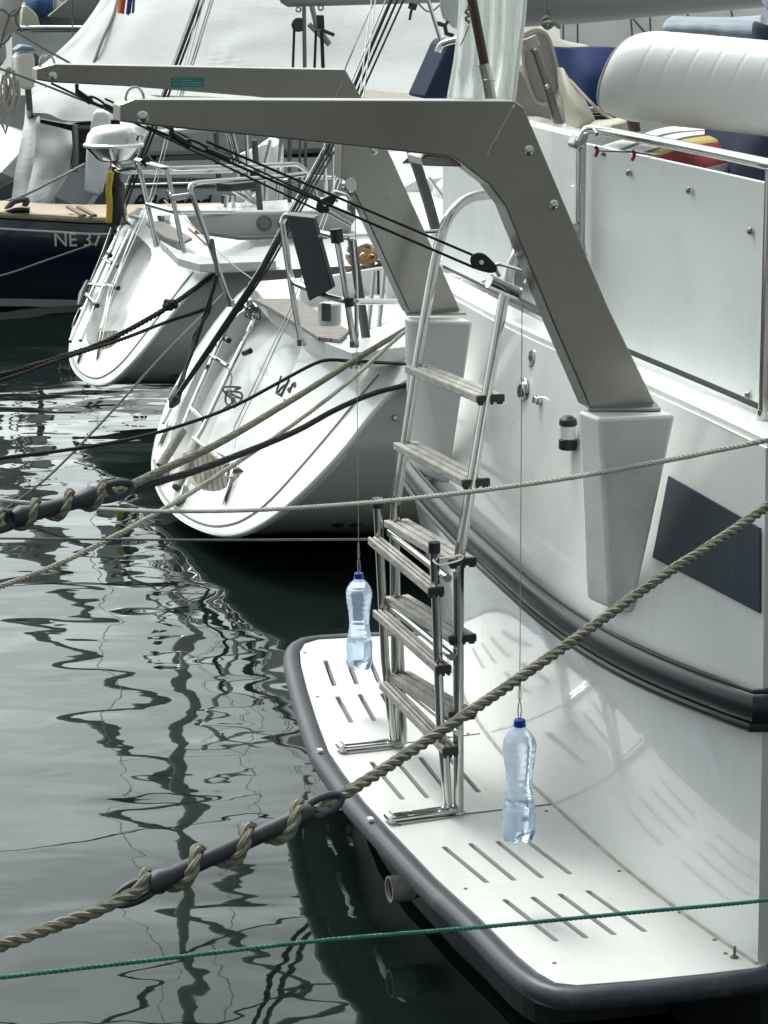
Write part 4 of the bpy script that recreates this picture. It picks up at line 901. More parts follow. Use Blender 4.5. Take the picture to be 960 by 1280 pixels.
mk('seat_shell', MB().prism(PX([(536, 252, 17.6), (590, 250, 17.6), (590, 300, 17.6), (540, 300, 17.6)]), F*.2+T*.5), HULL2, wb_, bevel=.05)
blk('cabin_window', [(500, 205), (520, 186), (556, 182), (572, 205), (555, 224), (505, 226)], 19.0, .3, NAVY, .02)
blk('dark_hatch', [(300, 218), (306, 216), (306, 240), (300, 240)], 18.0, .05, BLK, .0)
blk('dark_hatch', [(270, 229), (290, 230), (290, 240), (270, 240)], 16.4, .1, BLK, .01)
for s_, r_ in [([(318, 175, 17), (321, 215, 17), (328, 295, 17)], .022), ([(510, 176, 16), (530, 235, 16), (548, 300, 16), (556, 345, 16)], .036), ([(362, 165, 17.5), (362, 262, 17.5)], .016), ([(375, 165, 17.6), (374, 262, 17.6)], .010), ([(382, 165, 17.7), (382, 262, 17.7)], .011), ([(440, 232, 16.5), (438, 300, 16.5)], .03), ([(270, 165, 17.9), (274, 238, 17.9)], .02), ([(280, 244, 17.9), (282, 302, 17.9)], .022)]:
    mk('dark_post', MB().tube(cat(PX(s_), 4), r_, 10), mat('dark_tube', (.05, .05, .05)), wb_)
for s_ in [[(338, 175, 17.2), (332, 200, 17.2), (332, 250, 17.2)], [(284, 165, 17.5), (296, 214, 17.5)], [(290, 165, 17.5), (302, 210, 17.5)], [(590, 225, 16.5), (545, 300, 16.5)], [(536, 222, 16.8), (570, 270, 16.8)], [(284, 245, 17.3), (276, 290, 17.3)], [(290, 245, 17.3), (298, 300, 17.3)], [(298, 232, 17.3), (322, 256, 17.3)], [(404, 165, 17.6), (408, 262, 17.6)], [(352, 165, 17.9), (345, 262, 17.9)], [(416, 165, 17.9), (416, 240, 17.9)], [(308, 165, 17.9), (312, 262, 17.9)], [(286, 235, 17.3), (318, 254, 17.3)]]:
    mk('arch_tube', MB().tube(PX(s_), .014, 8), STEEL, wb_)
for s_ in [[(455, 293, 15.0), (500, 292, 15), (560, 288, 15.2)], [(150, 232, 18.8), (300, 228, 19), (450, 222, 19)], [(440, 224, 17.9), (410, 222, 17.9), (370, 221, 17.9)]]:
    mk('grab_rail', MB().tube(cat(PX(s_), 3), .013, 8), STEEL, wb_)
rc = thing('rope_coil', P(462, 330, 14.0), 'tan rope coil and dark blue bag lying in the yacht cockpit by the davit leg', 'rope')
mb = MB(); rnd = random.Random(4)
for k in range(7): 
    c_ = P(455+rnd.uniform(-8, 12), 326+rnd.uniform(-4, 3), 14.0); mb.tube([c_+V((math.cos(a_)*.07, math.sin(a_)*.05, .012*k-.02+.02*math.sin(a_*2+k))) for a_ in [j*.5 for j in range(13)]], .009, 6, closed=True)
mk('coil', mb, mat('tan_rope', (.28, .18, .09), .9), rc); 
mk('blue_bag', MB().prism(PX([(462, 334, 13.9), (478, 330, 13.9), (484, 348, 13.9), (464, 350, 13.9)]), F*.1+T*.2), NAVYC, rc, bevel=.03)
# ---------------------------------------------------------------- far background, left and middle
tb = thing('covered_boat', onz(300, 180, 0), 'boat under a large pale grey boom tent filling the back of the picture', 'boat')
mk('boom_tent', patch([[(-10, 112, 27), (40, 108, 27), (90, 112, 27), (150, 118, 27), (260, 122, 27), (430, 128, 27), (600, 132, 27), (760, 140, 27)],
  [(45, 88, 27.8), (78, 80, 27.8), (115, 76, 27.8), (175, 80, 27.8), (270, 82, 27.8), (430, 84, 27.8), (600, 90, 27.8), (760, 95, 27.8)],
  [(100, 38, 28.6), (118, 30, 28.6), (140, 26, 28.6), (190, 22, 28.6), (280, 20, 28.6), (430, 24, 28.6), (600, 28, 28.6), (760, 30, 28.6)],
  [(138, -20, 29.6), (152, -22, 29.6), (165, -24, 29.6), (200, -26, 29.6), (290, -30, 29.6), (430, -30, 29.6), (600, -25, 29.6), (760, -20, 29.6)],
  [(150, -55, 30.2), (160, -58, 30.2), (180, -60, 30.2), (210, -62, 30.2), (300, -70, 30.2), (430, -70, 30.2), (600, -60, 30.2), (760, -50, 30.2)]], 10, 10, .05, 1.1, .03, 5), TARP, tb, 0, solid=.02)
mk('boom_tent', patch([[(60, 20, 33), (260, 30, 33), (600, 30, 33), (760, 30, 33)], [(150, -55, 30.2), (300, -70, 30.2), (430, -70, 30.2), (760, -50, 30.2)]], 4, 4), TARP, tb, 0, solid=.02)
mk('tent_seam', MB().tube(cat(PX([(116, 82, 27.7), (128, 50, 28.1), (142, 18, 28.7), (150, -15, 29.4)]), 4), .016, 6), ROPEGR, tb)
mk('tent_skirt', patch([[(395, 112, 26.6), (440, 112, 26.6), (520, 118, 26.6), (600, 120, 26.6)], [(395, 120, 26.5), (440, 122, 26.4), (520, 128, 26.4), (600, 130, 26.5)]], 6, 5, .03, 2), CREAM, tb, 0, solid=.02)
mk('hull', MB().prism(PX([(-60, 118, 27.5), (760, 128, 27.5), (760, 260, 27.5), (-60, 260, 27.5)]), T*4+F*1), SIDE2_SHADED, tb, 0)
# lower tent of small boat
lb = thing('tarp_covered_dinghy', onz(60, 275, 0), 'small white boat draped in crumpled grey tarpaulins behind the navy boat', 'boat')
mk('upper_tarp', patch([[(38, 118, 24), (60, 103, 24), (110, 106, 24.2), (170, 116, 24.4), (235, 130, 24.6), (300, 140, 24.7)], [(36, 128, 23.6), (58, 122, 23.5), (108, 122, 23.6), (160, 128, 23.8), (235, 140, 24), (300, 148, 24.3)], [(38, 142, 23.4), (60, 143, 23.2), (88, 152, 23.2), (160, 150, 23.5), (235, 160, 23.8), (300, 165, 24)]], 8, 8, .10, 2.2, .008, 4), TARPG, lb, 0, solid=.012)
mk('side_tarp', patch([[(36, 112, 24.2), (45, 108, 24), (58, 104, 23.9)], [(28, 165, 23.4), (42, 160, 23.3), (50, 155, 23.2)], [(20, 215, 23.2), (40, 215, 23), (62, 200, 22.9)], [(12, 272, 23), (38, 272, 22.8), (70, 268, 22.7)]], 8, 6, .09, 2.4, .008, 3), TARPG, lb, 0, solid=.012)
mk('hanging_tarp', patch([[(45, 152, 23.1), (70, 158, 23.0), (90, 164, 23.1)], [(44, 180, 22.9), (70, 186, 22.8), (91, 182, 22.9)], [(42, 212, 22.9), (68, 210, 22.7), (88, 200, 22.9)], [(30, 272, 22.7), (55, 262, 22.6), (84, 222, 22.8)]], 8, 8, .16, 2.6, .008, 2), TARP, lb, 0, solid=.012)
mk('dark_opening', MB().prism(PX([(44, 148, 23.6), (88, 156, 23.6), (105, 150, 23.6), (150, 150, 23.8), (150, 200, 23.8), (90, 205, 23.6), (48, 165, 23.5)]), T*.3), BLK, lb, 0)
mk('tent_frame', MB().tube(PX([(94, 156, 23.3), (95, 195, 23.3), (93, 215, 23.3)]), .03, 8).tube(PX([(92, 159, 23.3), (150, 160, 23.5)]), .02, 8), mat('dull_alloy', (.3, .3, .3), .4, .6), lb)
mk('hull', MB().prism(PX([(-60, 232, 23.6), (0, 212, 23.4), (40, 172, 23.6), (110, 195, 23.8), (160, 200, 24), (160, 290, 23.6), (-60, 290, 23.6)]), T*2.2), HULL2, lb, 0, bevel=.05)
mk('hull_stripe', MB().prism(PX([(-60, 252, 23.3), (0, 235, 23.3), (38, 215, 23.3), (38, 228, 23.3), (0, 262, 23.3), (-60, 276, 23.3)]), T*.05), GREYD, lb, 0)
mk('tie_line', MB().tube(cat(PX([(-40, 262, 22.2), (20, 248, 22.2), (70, 224, 22.2), (106, 205, 22.3)]), 4), .012, 6), ROPEW, lb)
# things at far left top
fs = thing('furled_sail', P(30, 110, 22.5), 'thick furled sail in a pale cover lashed with cords at the left edge', 'sail')
mk('sail_cover', MB().tube(cat(PX([(-60, 190, 22.4), (-42, 130, 22.4), (-20, 70, 22.5), (-2, 25, 22.6), (20, -25, 22.7), (40, -80, 22.8)]), 6), [.16+.03*math.sin(i*1.1) for i in range(31)], 14), mat('pale_sailcloth', (.42, .43, .41), .8, var=.15, vs=3, bump=.6, bs=9), fs)
mb = MB()
for i, (x, y) in enumerate([(-22, 85), (-10, 50), (2, 15), (-32, 120)]):
    mk('lashing', MB().tube([P(x-24+ (48*k/10), y+8-12*k/10+6*math.sin(k), 22.1) for k in range(11)], .013, 6), ROPEGR, fs)
mk('hanging_line', MB().tube(cat(PX([(25, 8, 22.2), (20, 25, 22.2), (28, 40, 22.2)]), 4), .014, 6), ROPEGR, fs)
mk('hanging_line', MB().tube(cat(PX([(0, 60, 22.2), (12, 20, 22.2), (26, 10, 22.2)]), 4), .012, 6), ROPEGR, fs)
cl = thing('line_coil', P(15, 165, 22), 'hanging coils of white line on the left edge below the furled sail', 'rope')
rnd = random.Random(9)
for k in range(7):
    cx = rnd.uniform(2, 22); cy = rnd.uniform(100, 145); mk('loop', MB().tube([P(cx+rnd.uniform(5, 8)*math.cos(a_), cy+rnd.uniform(14, 26)*math.sin(a_), 22+.02*k) for a_ in [j*.45 for j in range(14)]], .013, 6, closed=True), ROPEW, cl)
ob = thing('outboard_motor', P(33, 122, 23), 'small white outboard motor with blue-grey top under the furled sail', 'motor')
mk('motor_cowl', MB().prism(PX([(20, 72, 23), (24, 66, 23), (40, 65, 23), (44, 72, 23), (45, 100, 23), (42, 112, 23), (26, 112, 23), (22, 98, 23)]), T*.25), WHT, ob, bevel=.03)
mk('motor_cap', MB().prism(PX([(18, 64, 23), (28, 56, 23), (42, 58, 23), (45, 64, 23)]), T*.25), mat('blue_grey_plastic', (.2, .27, .31), .6), ob, bevel=.02)
mk('motor_leg', MB().prism(PX([(43, 66, 23.05), (49, 70, 23.05), (48, 84, 23.05), (44, 84, 23.05)]), T*.2), GREYD, ob, bevel=.01)
mk('motor_shaft', MB().tube(PX([(35, 110, 23.1), (37, 135, 23.1), (38, 160, 24.4)]), .03, 10), GREYD, ob)
kn = thing('left_motor_cruiser', onz(90, 150, 0), 'white boat with a rounded console and dark canvas heaps at the top left corner', 'boat')
mk('cabin_side', MB().prism(PX([(15, 37, 34), (200, 40, 34), (200, 120, 34), (15, 120, 34)]), T*2), PANEL, kn, 0)
mk('hand_rail', MB().tube(PX([(17, 36, 33.6), (50, 35, 33.6), (200, 36, 33.8)]), .035, 8).tube(PX([(40, 38.5, 33.6), (200, 39.5, 33.8)]), .02, 8), STEEL, kn)
mk('console', MB().prism(cat(PX([(26, 34, 33.8), (28, 15, 33.8), (31, 7, 33.8), (40, 12, 33.8), (47, 20, 33.8), (51, 35, 33.8)]), 3), T*.6), mat('cream_gelcoat', (.62, .60, .50), .4), kn, 0, bevel=.05)
mk('blue_cover', patch([[(30, 20, 34.5), (45, 20, 34.2), (66, 20, 34.4)], [(33, 0, 34.5), (46, 2, 34.0), (65, 2, 34.4)], [(34, -20, 35), (48, -20, 34.8), (64, -20, 35)]], 6, 6, .1, 1.5), BLUEC, kn, solid=.03)
mk('grey_cover', MB().prism(cat(PX([(50, 35, 34.3), (49, 20, 34.3), (60, 12, 34.3), (78, 12, 34.3), (98, 18, 34.3), (120, 30, 34.3), (122, 36, 34.3)]), 4), T*1), mat('dark_slate_cover', (.085, .10, .11), .8, var=.4, vs=3, bump=1, bs=4), kn, bevel=.1)
mk('red_cover', MB().prism(PX([(72, 14, 35.2), (84, 5, 35.2), (160, 4, 35.2), (150, 20, 35.2), (100, 18, 35.2)]), T*.6), REDD, kn, bevel=.1)
mk('cabin_wall', MB().prism(PX([(30, 3, 37), (260, 3, 37), (260, -80, 37), (30, -80, 37)]), T*2), mat('pale_grey_paint', (.42, .44, .44)), kn, 0)
mk('mast_post', MB().tube(PX([(71, 14, 34.6), (70, -30, 34.6)]), .045, 10), WHT, kn)
# streamers
rs = thing('ribbon_bunch', P(157, 20, 26.5), 'bunch of red white and blue ribbons hanging in front of the boom tent', 'ribbons')
for i, (x0, x1, c) in enumerate([(151, 148, (.6, .3, .08)), (154, 150, (.55, .06, .03)), (157, 153, (.5, .03, .03)), (162, 159, (.02, .04, .25)), (165, 161, (.015, .02, .09)), (168, 166, (.05, .11, .12))]):
    mk('ribbon', MB().prism(PX([(x0-1.5, -8, 26.5+.02*i), (x0+1.5, -8, 26.5+.02*i), (x1+2, 20-abs(i-3)*2, 26.5+.02*i), (x1-1.5, 17, 26.5+.02*i)]), T*.012), mat('ribbon_%d' % i, c, .7), rs, 0)
# boom with hanging blocks
bo_ = thing('aluminium_boom', P(350, 5, 20), 'grey tapering aluminium boom across the top carrying two rope tackles', 'boom')
mk('boom_spar', MB().prism(PX([(346, -8, 20), (352, 4, 20), (360, 9, 20), (640, 1, 19.4), (640, -40, 19.4), (346, -40, 20)]), F*.03+T*.14), BOOMG, bo_, bevel=.03)
for x, y0, ys in [(373, 12, (80,)), (401, 10, (80,))]:
    mk('shackle', MB().tube([P(x+3*math.sin(a_), y0+3*math.cos(a_), 19.9) for a_ in [k*.7 for k in range(9)]], .008, 6, closed=True), STEEL, bo_)
    mk('block', MB().lathe(P(x, y0+19, 19.9), T, [(.05, -.02), (.056, -.012), (.056, .012), (.05, .02)], 16) if x < 380 else MB().prism(PX([(x-5, y0+9, 19.9), (x+4, y0+9, 19.9), (x+5, y0+26, 19.9), (x-4, y0+26, 19.9)]), T*.04), BLK, bo_, bevel=.004)
mk('tackle_rope', MB().tube(PX([(368, 30, 19.9), (366, 90, 19.9)]), .012, 6), ROPEB, bo_)
mk('tackle_rope', MB().tube(PX([(380, 8, 19.9), (381, 90, 19.9)]), .018, 6), ROPEGR, bo_)
mk('tackle_rope', MB().tube(PX([(395, 38, 19.9), (393, 90, 19.9)]), .012, 6), ROPEB, bo_)
mk('tackle_rope', MB().tube(PX([(402, 38, 19.9), (404, 90, 19.9)]), .017, 6), ROPEB, bo_)
mk('cleat_arm', MB().tube(PX([(401, 37, 19.8), (418, 44, 19.8)]), .014, 6), BLK, bo_)
mk('boom_fitting', MB().tube(PX([(518, 4, 19.3), (514, 14, 19.3), (512, 25, 19.3)]), .012, 6).tube(PX([(511, 6, 19.3), (521, 9, 19.3)]), .028, 8), BLK, bo_)
mk('slack_line', MB().tube(cat(PX([(522, 3, 19.3), (532, 13, 19.3), (540, 14, 19.3), (550, 6, 19.3)]), 4), .007, 6), ROPEGR, bo_)
for s_ in [[(388, 0, 21), (395, 30, 21), (411, 54, 21)], [(386, 30, 21), (412, 56, 21)]]: mk('gooseneck_strut', MB().tube(PX(s_), .022, 8), mat('dull_alloy', (.3, .3, .3)), bo_)
ms = thing('motor_bracket', P(555, 40, 15), 'grey outboard bracket with black levers at the top beside the clear curtain', 'bracket')
mk('bracket_body', MB().prism(PX([(549, -20, 15), (578, -20, 15), (578, 38, 15), (565, 35, 15), (552, 22, 15), (549, 10, 15)]), F*.1+T*.15), mat('pale_grey_paint', (.42, .44, .44)), ms, bevel=.02)
mk('lever', MB().tube(PX([(546, 29, 14.9), (556, 32, 14.9), (558, 42, 14.9), (567, 45, 14.9)]), .014, 8).tube(PX([(556, 33, 14.9), (560, 26, 14.9)]), .01, 8), BLK, ms)
nv = thing('folded_navy_hood', P(550, 122, 13), 'folded dark navy canvas hood leaning beside the clear curtain', 'canvas')
mk('hood', MB().prism(PX([(530, 124, 13), (548, 84, 13), (562, 52, 13), (572, 48, 13), (584, 60, 13), (590, 124, 13)]), T*.3), NAVYC, nv, bevel=.03)
mk('hood_tube', MB().tube(cat(PX([(547, 65, 12.9), (553, 55, 12.9), (575, 49, 12.9)]), 4), .018, 10), STEEL, nv)
mk('hood_pole', MB().tube(PX([(535, 0, 13.1), (552, 55, 13.1)]), .01, 8), STEEL, nv)
tw = thing('shroud_pair', P(215, 80, 25), 'two pairs of thin wires crossing in front of the boom tent', 'rigging')
for x0, x1 in [(216, 246), (219, 249), (239, 264), (242, 267), (434, 470)]: mk('wire', MB().tube(PX([(x0-14, 120, 25), (x0, 79, 25), (x1, -2, 25), (x1+60, -200, 26)]), .009, 6), STEEL, tw)
# ---------------------------------------------------------------- upper right: the motor boat's own cockpit things
cc = thing('clear_curtain', P(610, 124, 7.6), 'hanging clear plastic cockpit curtain with milky folds behind the near davit', 'curtain')
CLR = bpy.data.materials.new('clear_vinyl'); CLR.use_nodes = True; n = CLR.node_tree; b = n.nodes['Principled BSDF']
b.inputs['Base Color'].default_value = (.80, .82, .80, 1); b.inputs['Roughness'].default_value = .3; b.inputs['Coat Weight'].default_value = .8
tr_ = n.nodes.new('ShaderNodeBsdfTransparent'); mi_ = n.nodes.new('ShaderNodeMixShader'); tcn = n.nodes.new('ShaderNodeTexCoord'); mpn = n.nodes.new('ShaderNodeMapping'); mpn.inputs['Scale'].default_value = (14, 14, 2.2)
t_ = n.nodes.new('ShaderNodeTexNoise'); t_.inputs['Scale'].default_value = 2.4; t_.inputs['Detail'].default_value = 3; r_ = n.nodes.new('ShaderNodeMapRange'); r_.inputs['From Min'].default_value = .35; r_.inputs['From Max'].default_value = .65; r_.inputs['To Min'].default_value = .66; r_.inputs['To Max'].default_value = .98
n.links.new(tcn.outputs['Object'], mpn.inputs['Vector']); n.links.new(mpn.outputs[0], t_.inputs['Vector']); n.links.new(t_.outputs['Fac'], r_.inputs['Value']); n.links.new(r_.outputs[0], mi_.inputs[0])
tlc = n.nodes.new('ShaderNodeBsdfTranslucent'); tlc.inputs['Color'].default_value = (.9, .92, .9, 1); mi2 = n.nodes.new('ShaderNodeMixShader'); mi2.inputs[0].default_value = .55; n.links.new(b.outputs[0], mi2.inputs[1]); n.links.new(tlc.outputs[0], mi2.inputs[2])
n.links.new(tr_.outputs[0], mi_.inputs[1]); n.links.new(mi2.outputs[0], mi_.inputs[2]); n.links.new(mi_.outputs[0], n.nodes['Material Output'].inputs['Surface'])
mk('vinyl_sheet', patch([[(575, -40, 7.9), (600, -40, 7.8), (630, -40, 7.8), (658, -40, 7.7)], [(573, 20, 7.9), (600, 20, 7.8), (628, 20, 7.8), (655, 15, 7.7)], [(568, 70, 7.85), (595, 70, 7.8), (625, 68, 7.8), (648, 70, 7.7)], [(558, 126, 7.85), (590, 126, 7.7), (615, 126, 7.85), (641, 126, 7.7)]], 10, 8, .01, 8, .018, 6), CLR, cc, 60, solid=.003)
mk('curtain_hem', MB().tube(cat(PX([(658, -40, 7.68), (655, 15, 7.68), (648, 70, 7.68), (642, 126, 7.68)]), 4), .007, 8), WHT, cc)
fg = thing('flagstaff', P(618, 124, 7.4), 'dark varnished wooden flagstaff standing in a steel socket before the clear curtain', 'flagpole')
mk('staff', MB().tube(PX([(579, -60, 7.4), (590, 0, 7.4), (606, 82, 7.4)]), .0145, 12), WOOD, fg)
mk('staff_socket', MB().tube(PX([(605, 80, 7.4), (610, 102, 7.4), (616, 140, 7.4)]), .0165, 12), STEEL, fg)
mk('staff_cord', MB().tube([P(584+3*math.sin(k*1.7), 8+k*2.4, 7.36) for k in range(10)], .004, 6).tube(PX([(586, 32, 7.36), (580, 48, 7.36), (576, 56, 7.4)]), .002, 5), ROPEGR, fg)
mk('socket_wire', MB().tube([P(611+7*math.cos(a_), 101-2*math.sin(a_), 7.4-.02*math.sin(a_)) for a_ in [k*.63 for k in range(10)]], .0018, 6, closed=True), STEEL, fg)
gb2 = thing('sail_boom', P(700, 20, 10.5), 'thick grey boom cover along the top right with a rope hitch hanging down', 'boom')
mk('boom_cover', MB().tube(cat([P(600, -4, 10.8), P(700, -10, 10.6), P(850, -24, 10.3), P(1000, -38, 10)], 6), .135, 20), BOOMG, gb2)
mk('rope_hitch', MB().tube(PX([(682, -10, 10.3), (685, 12, 10.3), (684, 24, 10.3)]), .012, 8), ROPEGR, gb2)
mk('rope_hitch', MB().tube(cat(PX([(678, 27, 10.3), (684, 22, 10.25), (690, 30, 10.25), (684, 35, 10.3), (679, 29, 10.3), (690, 28, 10.2), (699, 34, 10.25)]), 5), .009, 8), ROPEGR, gb2)
rb = thing('planked_white_boat', onz(800, 100, 0), 'white boat side with fine vertical lines behind the blue cloth and padded roll', 'boat')
mk('topsides', MB().prism(PX([(700, 20, 21), (1100, 0, 21), (1100, 180, 21), (700, 180, 21)]), T*3), mat('warm_white_paint', (.80, .80, .77), .5, var=.06, vs=2), rb, 0)
for s_ in [[(704, 20, 20.9), (704, 60, 20.9)], [(722, 20, 20.9), (722, 60, 20.9)], [(788, 20, 20.9), (792, 60, 20.9)], [(812, 10, 20.9), (814, 60, 20.9)], [(858, 10, 20.9), (866, 50, 20.9)], [(912, 5, 20.9), (922, 50, 20.9)], [(790, 22, 20.9), (810, 45, 20.9)]]:
    mk('panel_line', MB().tube(PX(s_), .009, 6), GREYD, rb)
bt = thing('beige_tarpaulin', P(720, 100, 14), 'beige tarpaulin lying behind the helm seat and under the blue cloth', 'tarpaulin')
mk('tarp_sheet', patch([[(655, 30, 14), (680, 36, 14), (700, 50, 14), (735, 58, 14)], [(655, 60, 13.8), (690, 58, 13.8), (715, 62, 13.8), (745, 70, 13.8)], [(655, 100, 13.6), (690, 100, 13.6), (720, 104, 13.6), (750, 110, 13.6)], [(655, 170, 13.4), (700, 170, 13.4), (740, 170, 13.4), (800, 170, 13.4)]], 6, 6, .03, 3), CREAM, bt, solid=.012)
bc = thing('blue_cloth', P(730, 130, 11.2), 'royal blue canvas sheet stretched behind the padded white roll', 'canvas')
mk('cloth', patch([[(686, 58, 11.4), (710, 60, 11.4), (735, 59, 11.4), (775, 60, 11.4)], [(694, 90, 11.3), (715, 90, 11.3), (740, 90, 11.25), (775, 90, 11.3)], [(700, 112, 11.2), (722, 118, 11.2), (745, 124, 11.2), (780, 128, 11.2)], [(708, 126, 11.2), (725, 130, 11.2), (748, 134, 11.2), (780, 134, 11.2)]], 7, 7, .012, 5, .008, 2), mat('royal_blue_canvas', (.012, .03, .125), .85, var=.2, vs=4, bump=.2, bs=15), bc, solid=.01)
mk('cloth_rail', MB().tube(PX([(726, 138, 11.1), (800, 133, 11.1)]), .012, 8), mat('dull_alloy', (.3, .3, .3)), bc)
mk('cloth_rail', MB().tube(PX([(732, 143, 11.1), (800, 142, 11.1)]), .007, 8), WOOD, bc)
mk('lower_cloth', MB().prism(PX([(735, 144, 11.3), (800, 143, 11.3), (800, 156, 11.3), (742, 152, 11.3)]), T*.05), NAVYC, bc)
hsx = thing('helm_seat', P(680, 165, 8.3), 'beige vinyl helm seat back with steel strut standing behind the davit corner', 'seat')
sh = cat(PX([(653, 48, 8.3), (660, 40, 8.3), (672, 37, 8.3), (684, 44, 8.3), (691, 62, 8.3), (698, 92, 8.3), (699, 112, 8.3), (692, 124, 8.3), (678, 130, 8.3), (668, 124, 8.3), (660, 105, 8.3), (654, 80, 8.3)]), 4, closed=True)
mk('seat_back', MB().prism(sh, F*.03+T*.09), KHAKI, hsx, bevel=.02)
mk('seat_piping', MB().tube([p-T*.003 for p in sh], .005, 6, closed=True), CREAM, hsx)
mk('seat_strut', MB().tube(PX([(664, 58, 8.15), (670, 66, 8.15), (684, 108, 8.15), (704, 175, 8.15)]), [.013, .013, .015, .019], 10), mat('satin_strut', (.22, .215, .2), .35, .8), hsx)
mk('strut_cap', MB().tube(PX([(661, 47, 8.1), (666, 60, 8.1)]), .026, 12), mat('seat_plastic', (.34, .33, .30), .6), hsx)
mk('strut_bolt', MB().ball(P(668, 60, 8.1), .007), STEEL, hsx); mk('strut_bolt', MB().ball(P(684, 108, 8.1), .007), STEEL, hsx)
mk('seat_base', MB().prism(PX([(640, 80, 8.5), (652, 92, 8.5), (672, 128, 8.5), (690, 130, 8.5), (704, 150, 8.5), (706, 180, 8.5), (640, 180, 8.5)]), F*.1+T*.2), mat('seat_base_vinyl', (.25, .24, .21), .6), hsx, bevel=.02)
cb = thing('beige_canvas_cover', P(740, 165, 8.0), 'folded beige canvas cover slung from the cockpit between seat and cushion', 'canvas')
mk('canvas_fold', patch([[(696, 84, 8.3), (703, 86, 8.2), (710, 100, 8.2)], [(700, 110, 8.2), (712, 112, 8.0), (728, 122, 8.1)], [(706, 135, 8.1), (722, 140, 7.9), (742, 148, 8.0)], [(710, 165, 8.1), (726, 164, 7.95), (743, 150, 8.0)]], 6, 6, .01, 8, .006, 2), CREAM, cb, solid=.008)
mk('canvas_fold', patch([[(738, 168, 7.8), (760, 166, 7.8), (792, 160, 7.9)], [(738, 158, 7.9), (765, 156, 7.8), (790, 150, 7.9)], [(742, 152, 8.0), (765, 150, 8), (786, 146, 8)]], 6, 6, .01, 8), CREAM, cb, solid=.008)
mk('canvas_strap', MB().tube(cat(PX([(712, 100, 8.1), (740, 130, 8.0), (760, 146, 8.0), (785, 160, 7.9)]), 4), .006, 6), CREAM, cb)
# pad roll
pr = thing('padded_roll', P(860, 165, 7.3), 'big white padded vinyl roll slung across the cockpit at the upper right', 'roll')
ra, rb_ = P(772, 92, 7.6), P(1180, 132, 7.05); dd = (rb_-ra).normalized(); Ln = (rb_-ra).length; RR = .142
uz = (Z-dd*Z.dot(dd)).normalized(); ux = dd.cross(uz)
rows = []; nR = 420
for i in range(nR+1):
    t = i/nR; L0 = Ln*t; e = min(L0, .12); k = (1-(1-e/.12)**2)**.5*1 if e < .12 else 1; k = .72+.28*k if i else .70
    sn = 1-.006*max(0, 1-abs(((L0-.13)/.076) % 1-.0)*8, 1-abs(((L0-.13)/.076) % 1-1.)*8) if L0 > .1 else 1
    row = []
    for j in range(36):
        a_ = 2*math.pi*j/36; r0 = RR*k*sn*(1+.03*math.cos(2*a_)+.01*noise.noise(V((L0*4, math.cos(a_), math.sin(a_)))))
        row.append(ra+dd*(L0+.035*math.sin(a_))+uz*math.sin(a_)*r0+ux*math.cos(a_)*r0*.9)
    rows.append(row)
m_ = MB().grid(rows, True); m_.add(rows[0], [list(range(36))]); m_.add(rows[-1], [list(range(36))])
mk('roll_body', m_, ROLL_, pr, 50)
mk('roll_piping', MB().tube([p for p in rows[1]], .006, 6, closed=True), mat('grey_piping', (.35, .36, .35), .5), pr)
mk('roll_bracket', MB().tube(PX([(788, 140, 7.7), (794, 165, 7.7)]), .018, 8), mat('brown_bracket', (.09, .07, .055), .5), pr)
tr2 = thing('striped_towel_roll', P(880, 50, 9.0), 'blue-grey striped cushion roll lying above the padded white roll', 'cushion')
mk('towel', patch([[(829, 52, 9.0), (870, 56, 9), (910, 60, 8.9), (952, 66, 8.9)], [(829, 40, 8.9), (870, 43, 8.85), (910, 45, 8.8), (952, 46, 8.8)], [(833, 29, 8.95), (870, 29, 8.9), (910, 28, 8.9), (952, 26, 8.9)], [(845, 24, 9.15), (875, 25, 9.15), (910, 26, 9.15), (955, 24, 9.1)], [(845, 40, 9.3), (875, 40, 9.3), (910, 40, 9.3), (955, 40, 9.3)]], 7, 7, .008, 9, .004, 5), mat('striped_towelling', (.33, .37, .42), .9, var=.5, vs=3.2, bump=.4, bs=40, stretch=(.6, .6, 12)), tr2, 60, solid=.02)
# striped seat cushion
cu_ = thing('striped_cushion', P(850, 230, 7.2), 'cockpit cushion with navy, yellow and red stripes behind the guard rail', 'cushion')
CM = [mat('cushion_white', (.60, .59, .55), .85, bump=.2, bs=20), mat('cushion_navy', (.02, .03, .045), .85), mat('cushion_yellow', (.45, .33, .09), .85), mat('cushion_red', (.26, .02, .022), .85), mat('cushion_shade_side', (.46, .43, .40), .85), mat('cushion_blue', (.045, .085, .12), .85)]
prof = [[(770, 236), (775, 218), (778, 196), (792, 178), (830, 168), (880, 160), (925, 158)], [(812, 242), (815, 222), (818, 196), (828, 180), (850, 170), (880, 164), (925, 160)], [(870, 242), (872, 222), (874, 202), (876, 188), (880, 176), (890, 166), (925, 160)], [(925, 240), (925, 216), (925, 196), (925, 184), (925, 176), (925, 168), (925, 160)]]
rows_fix = .45
def crow(pxl, Ys): return [P(x, y, Y_) for (x, y), Y_ in zip(pxl, Ys)]
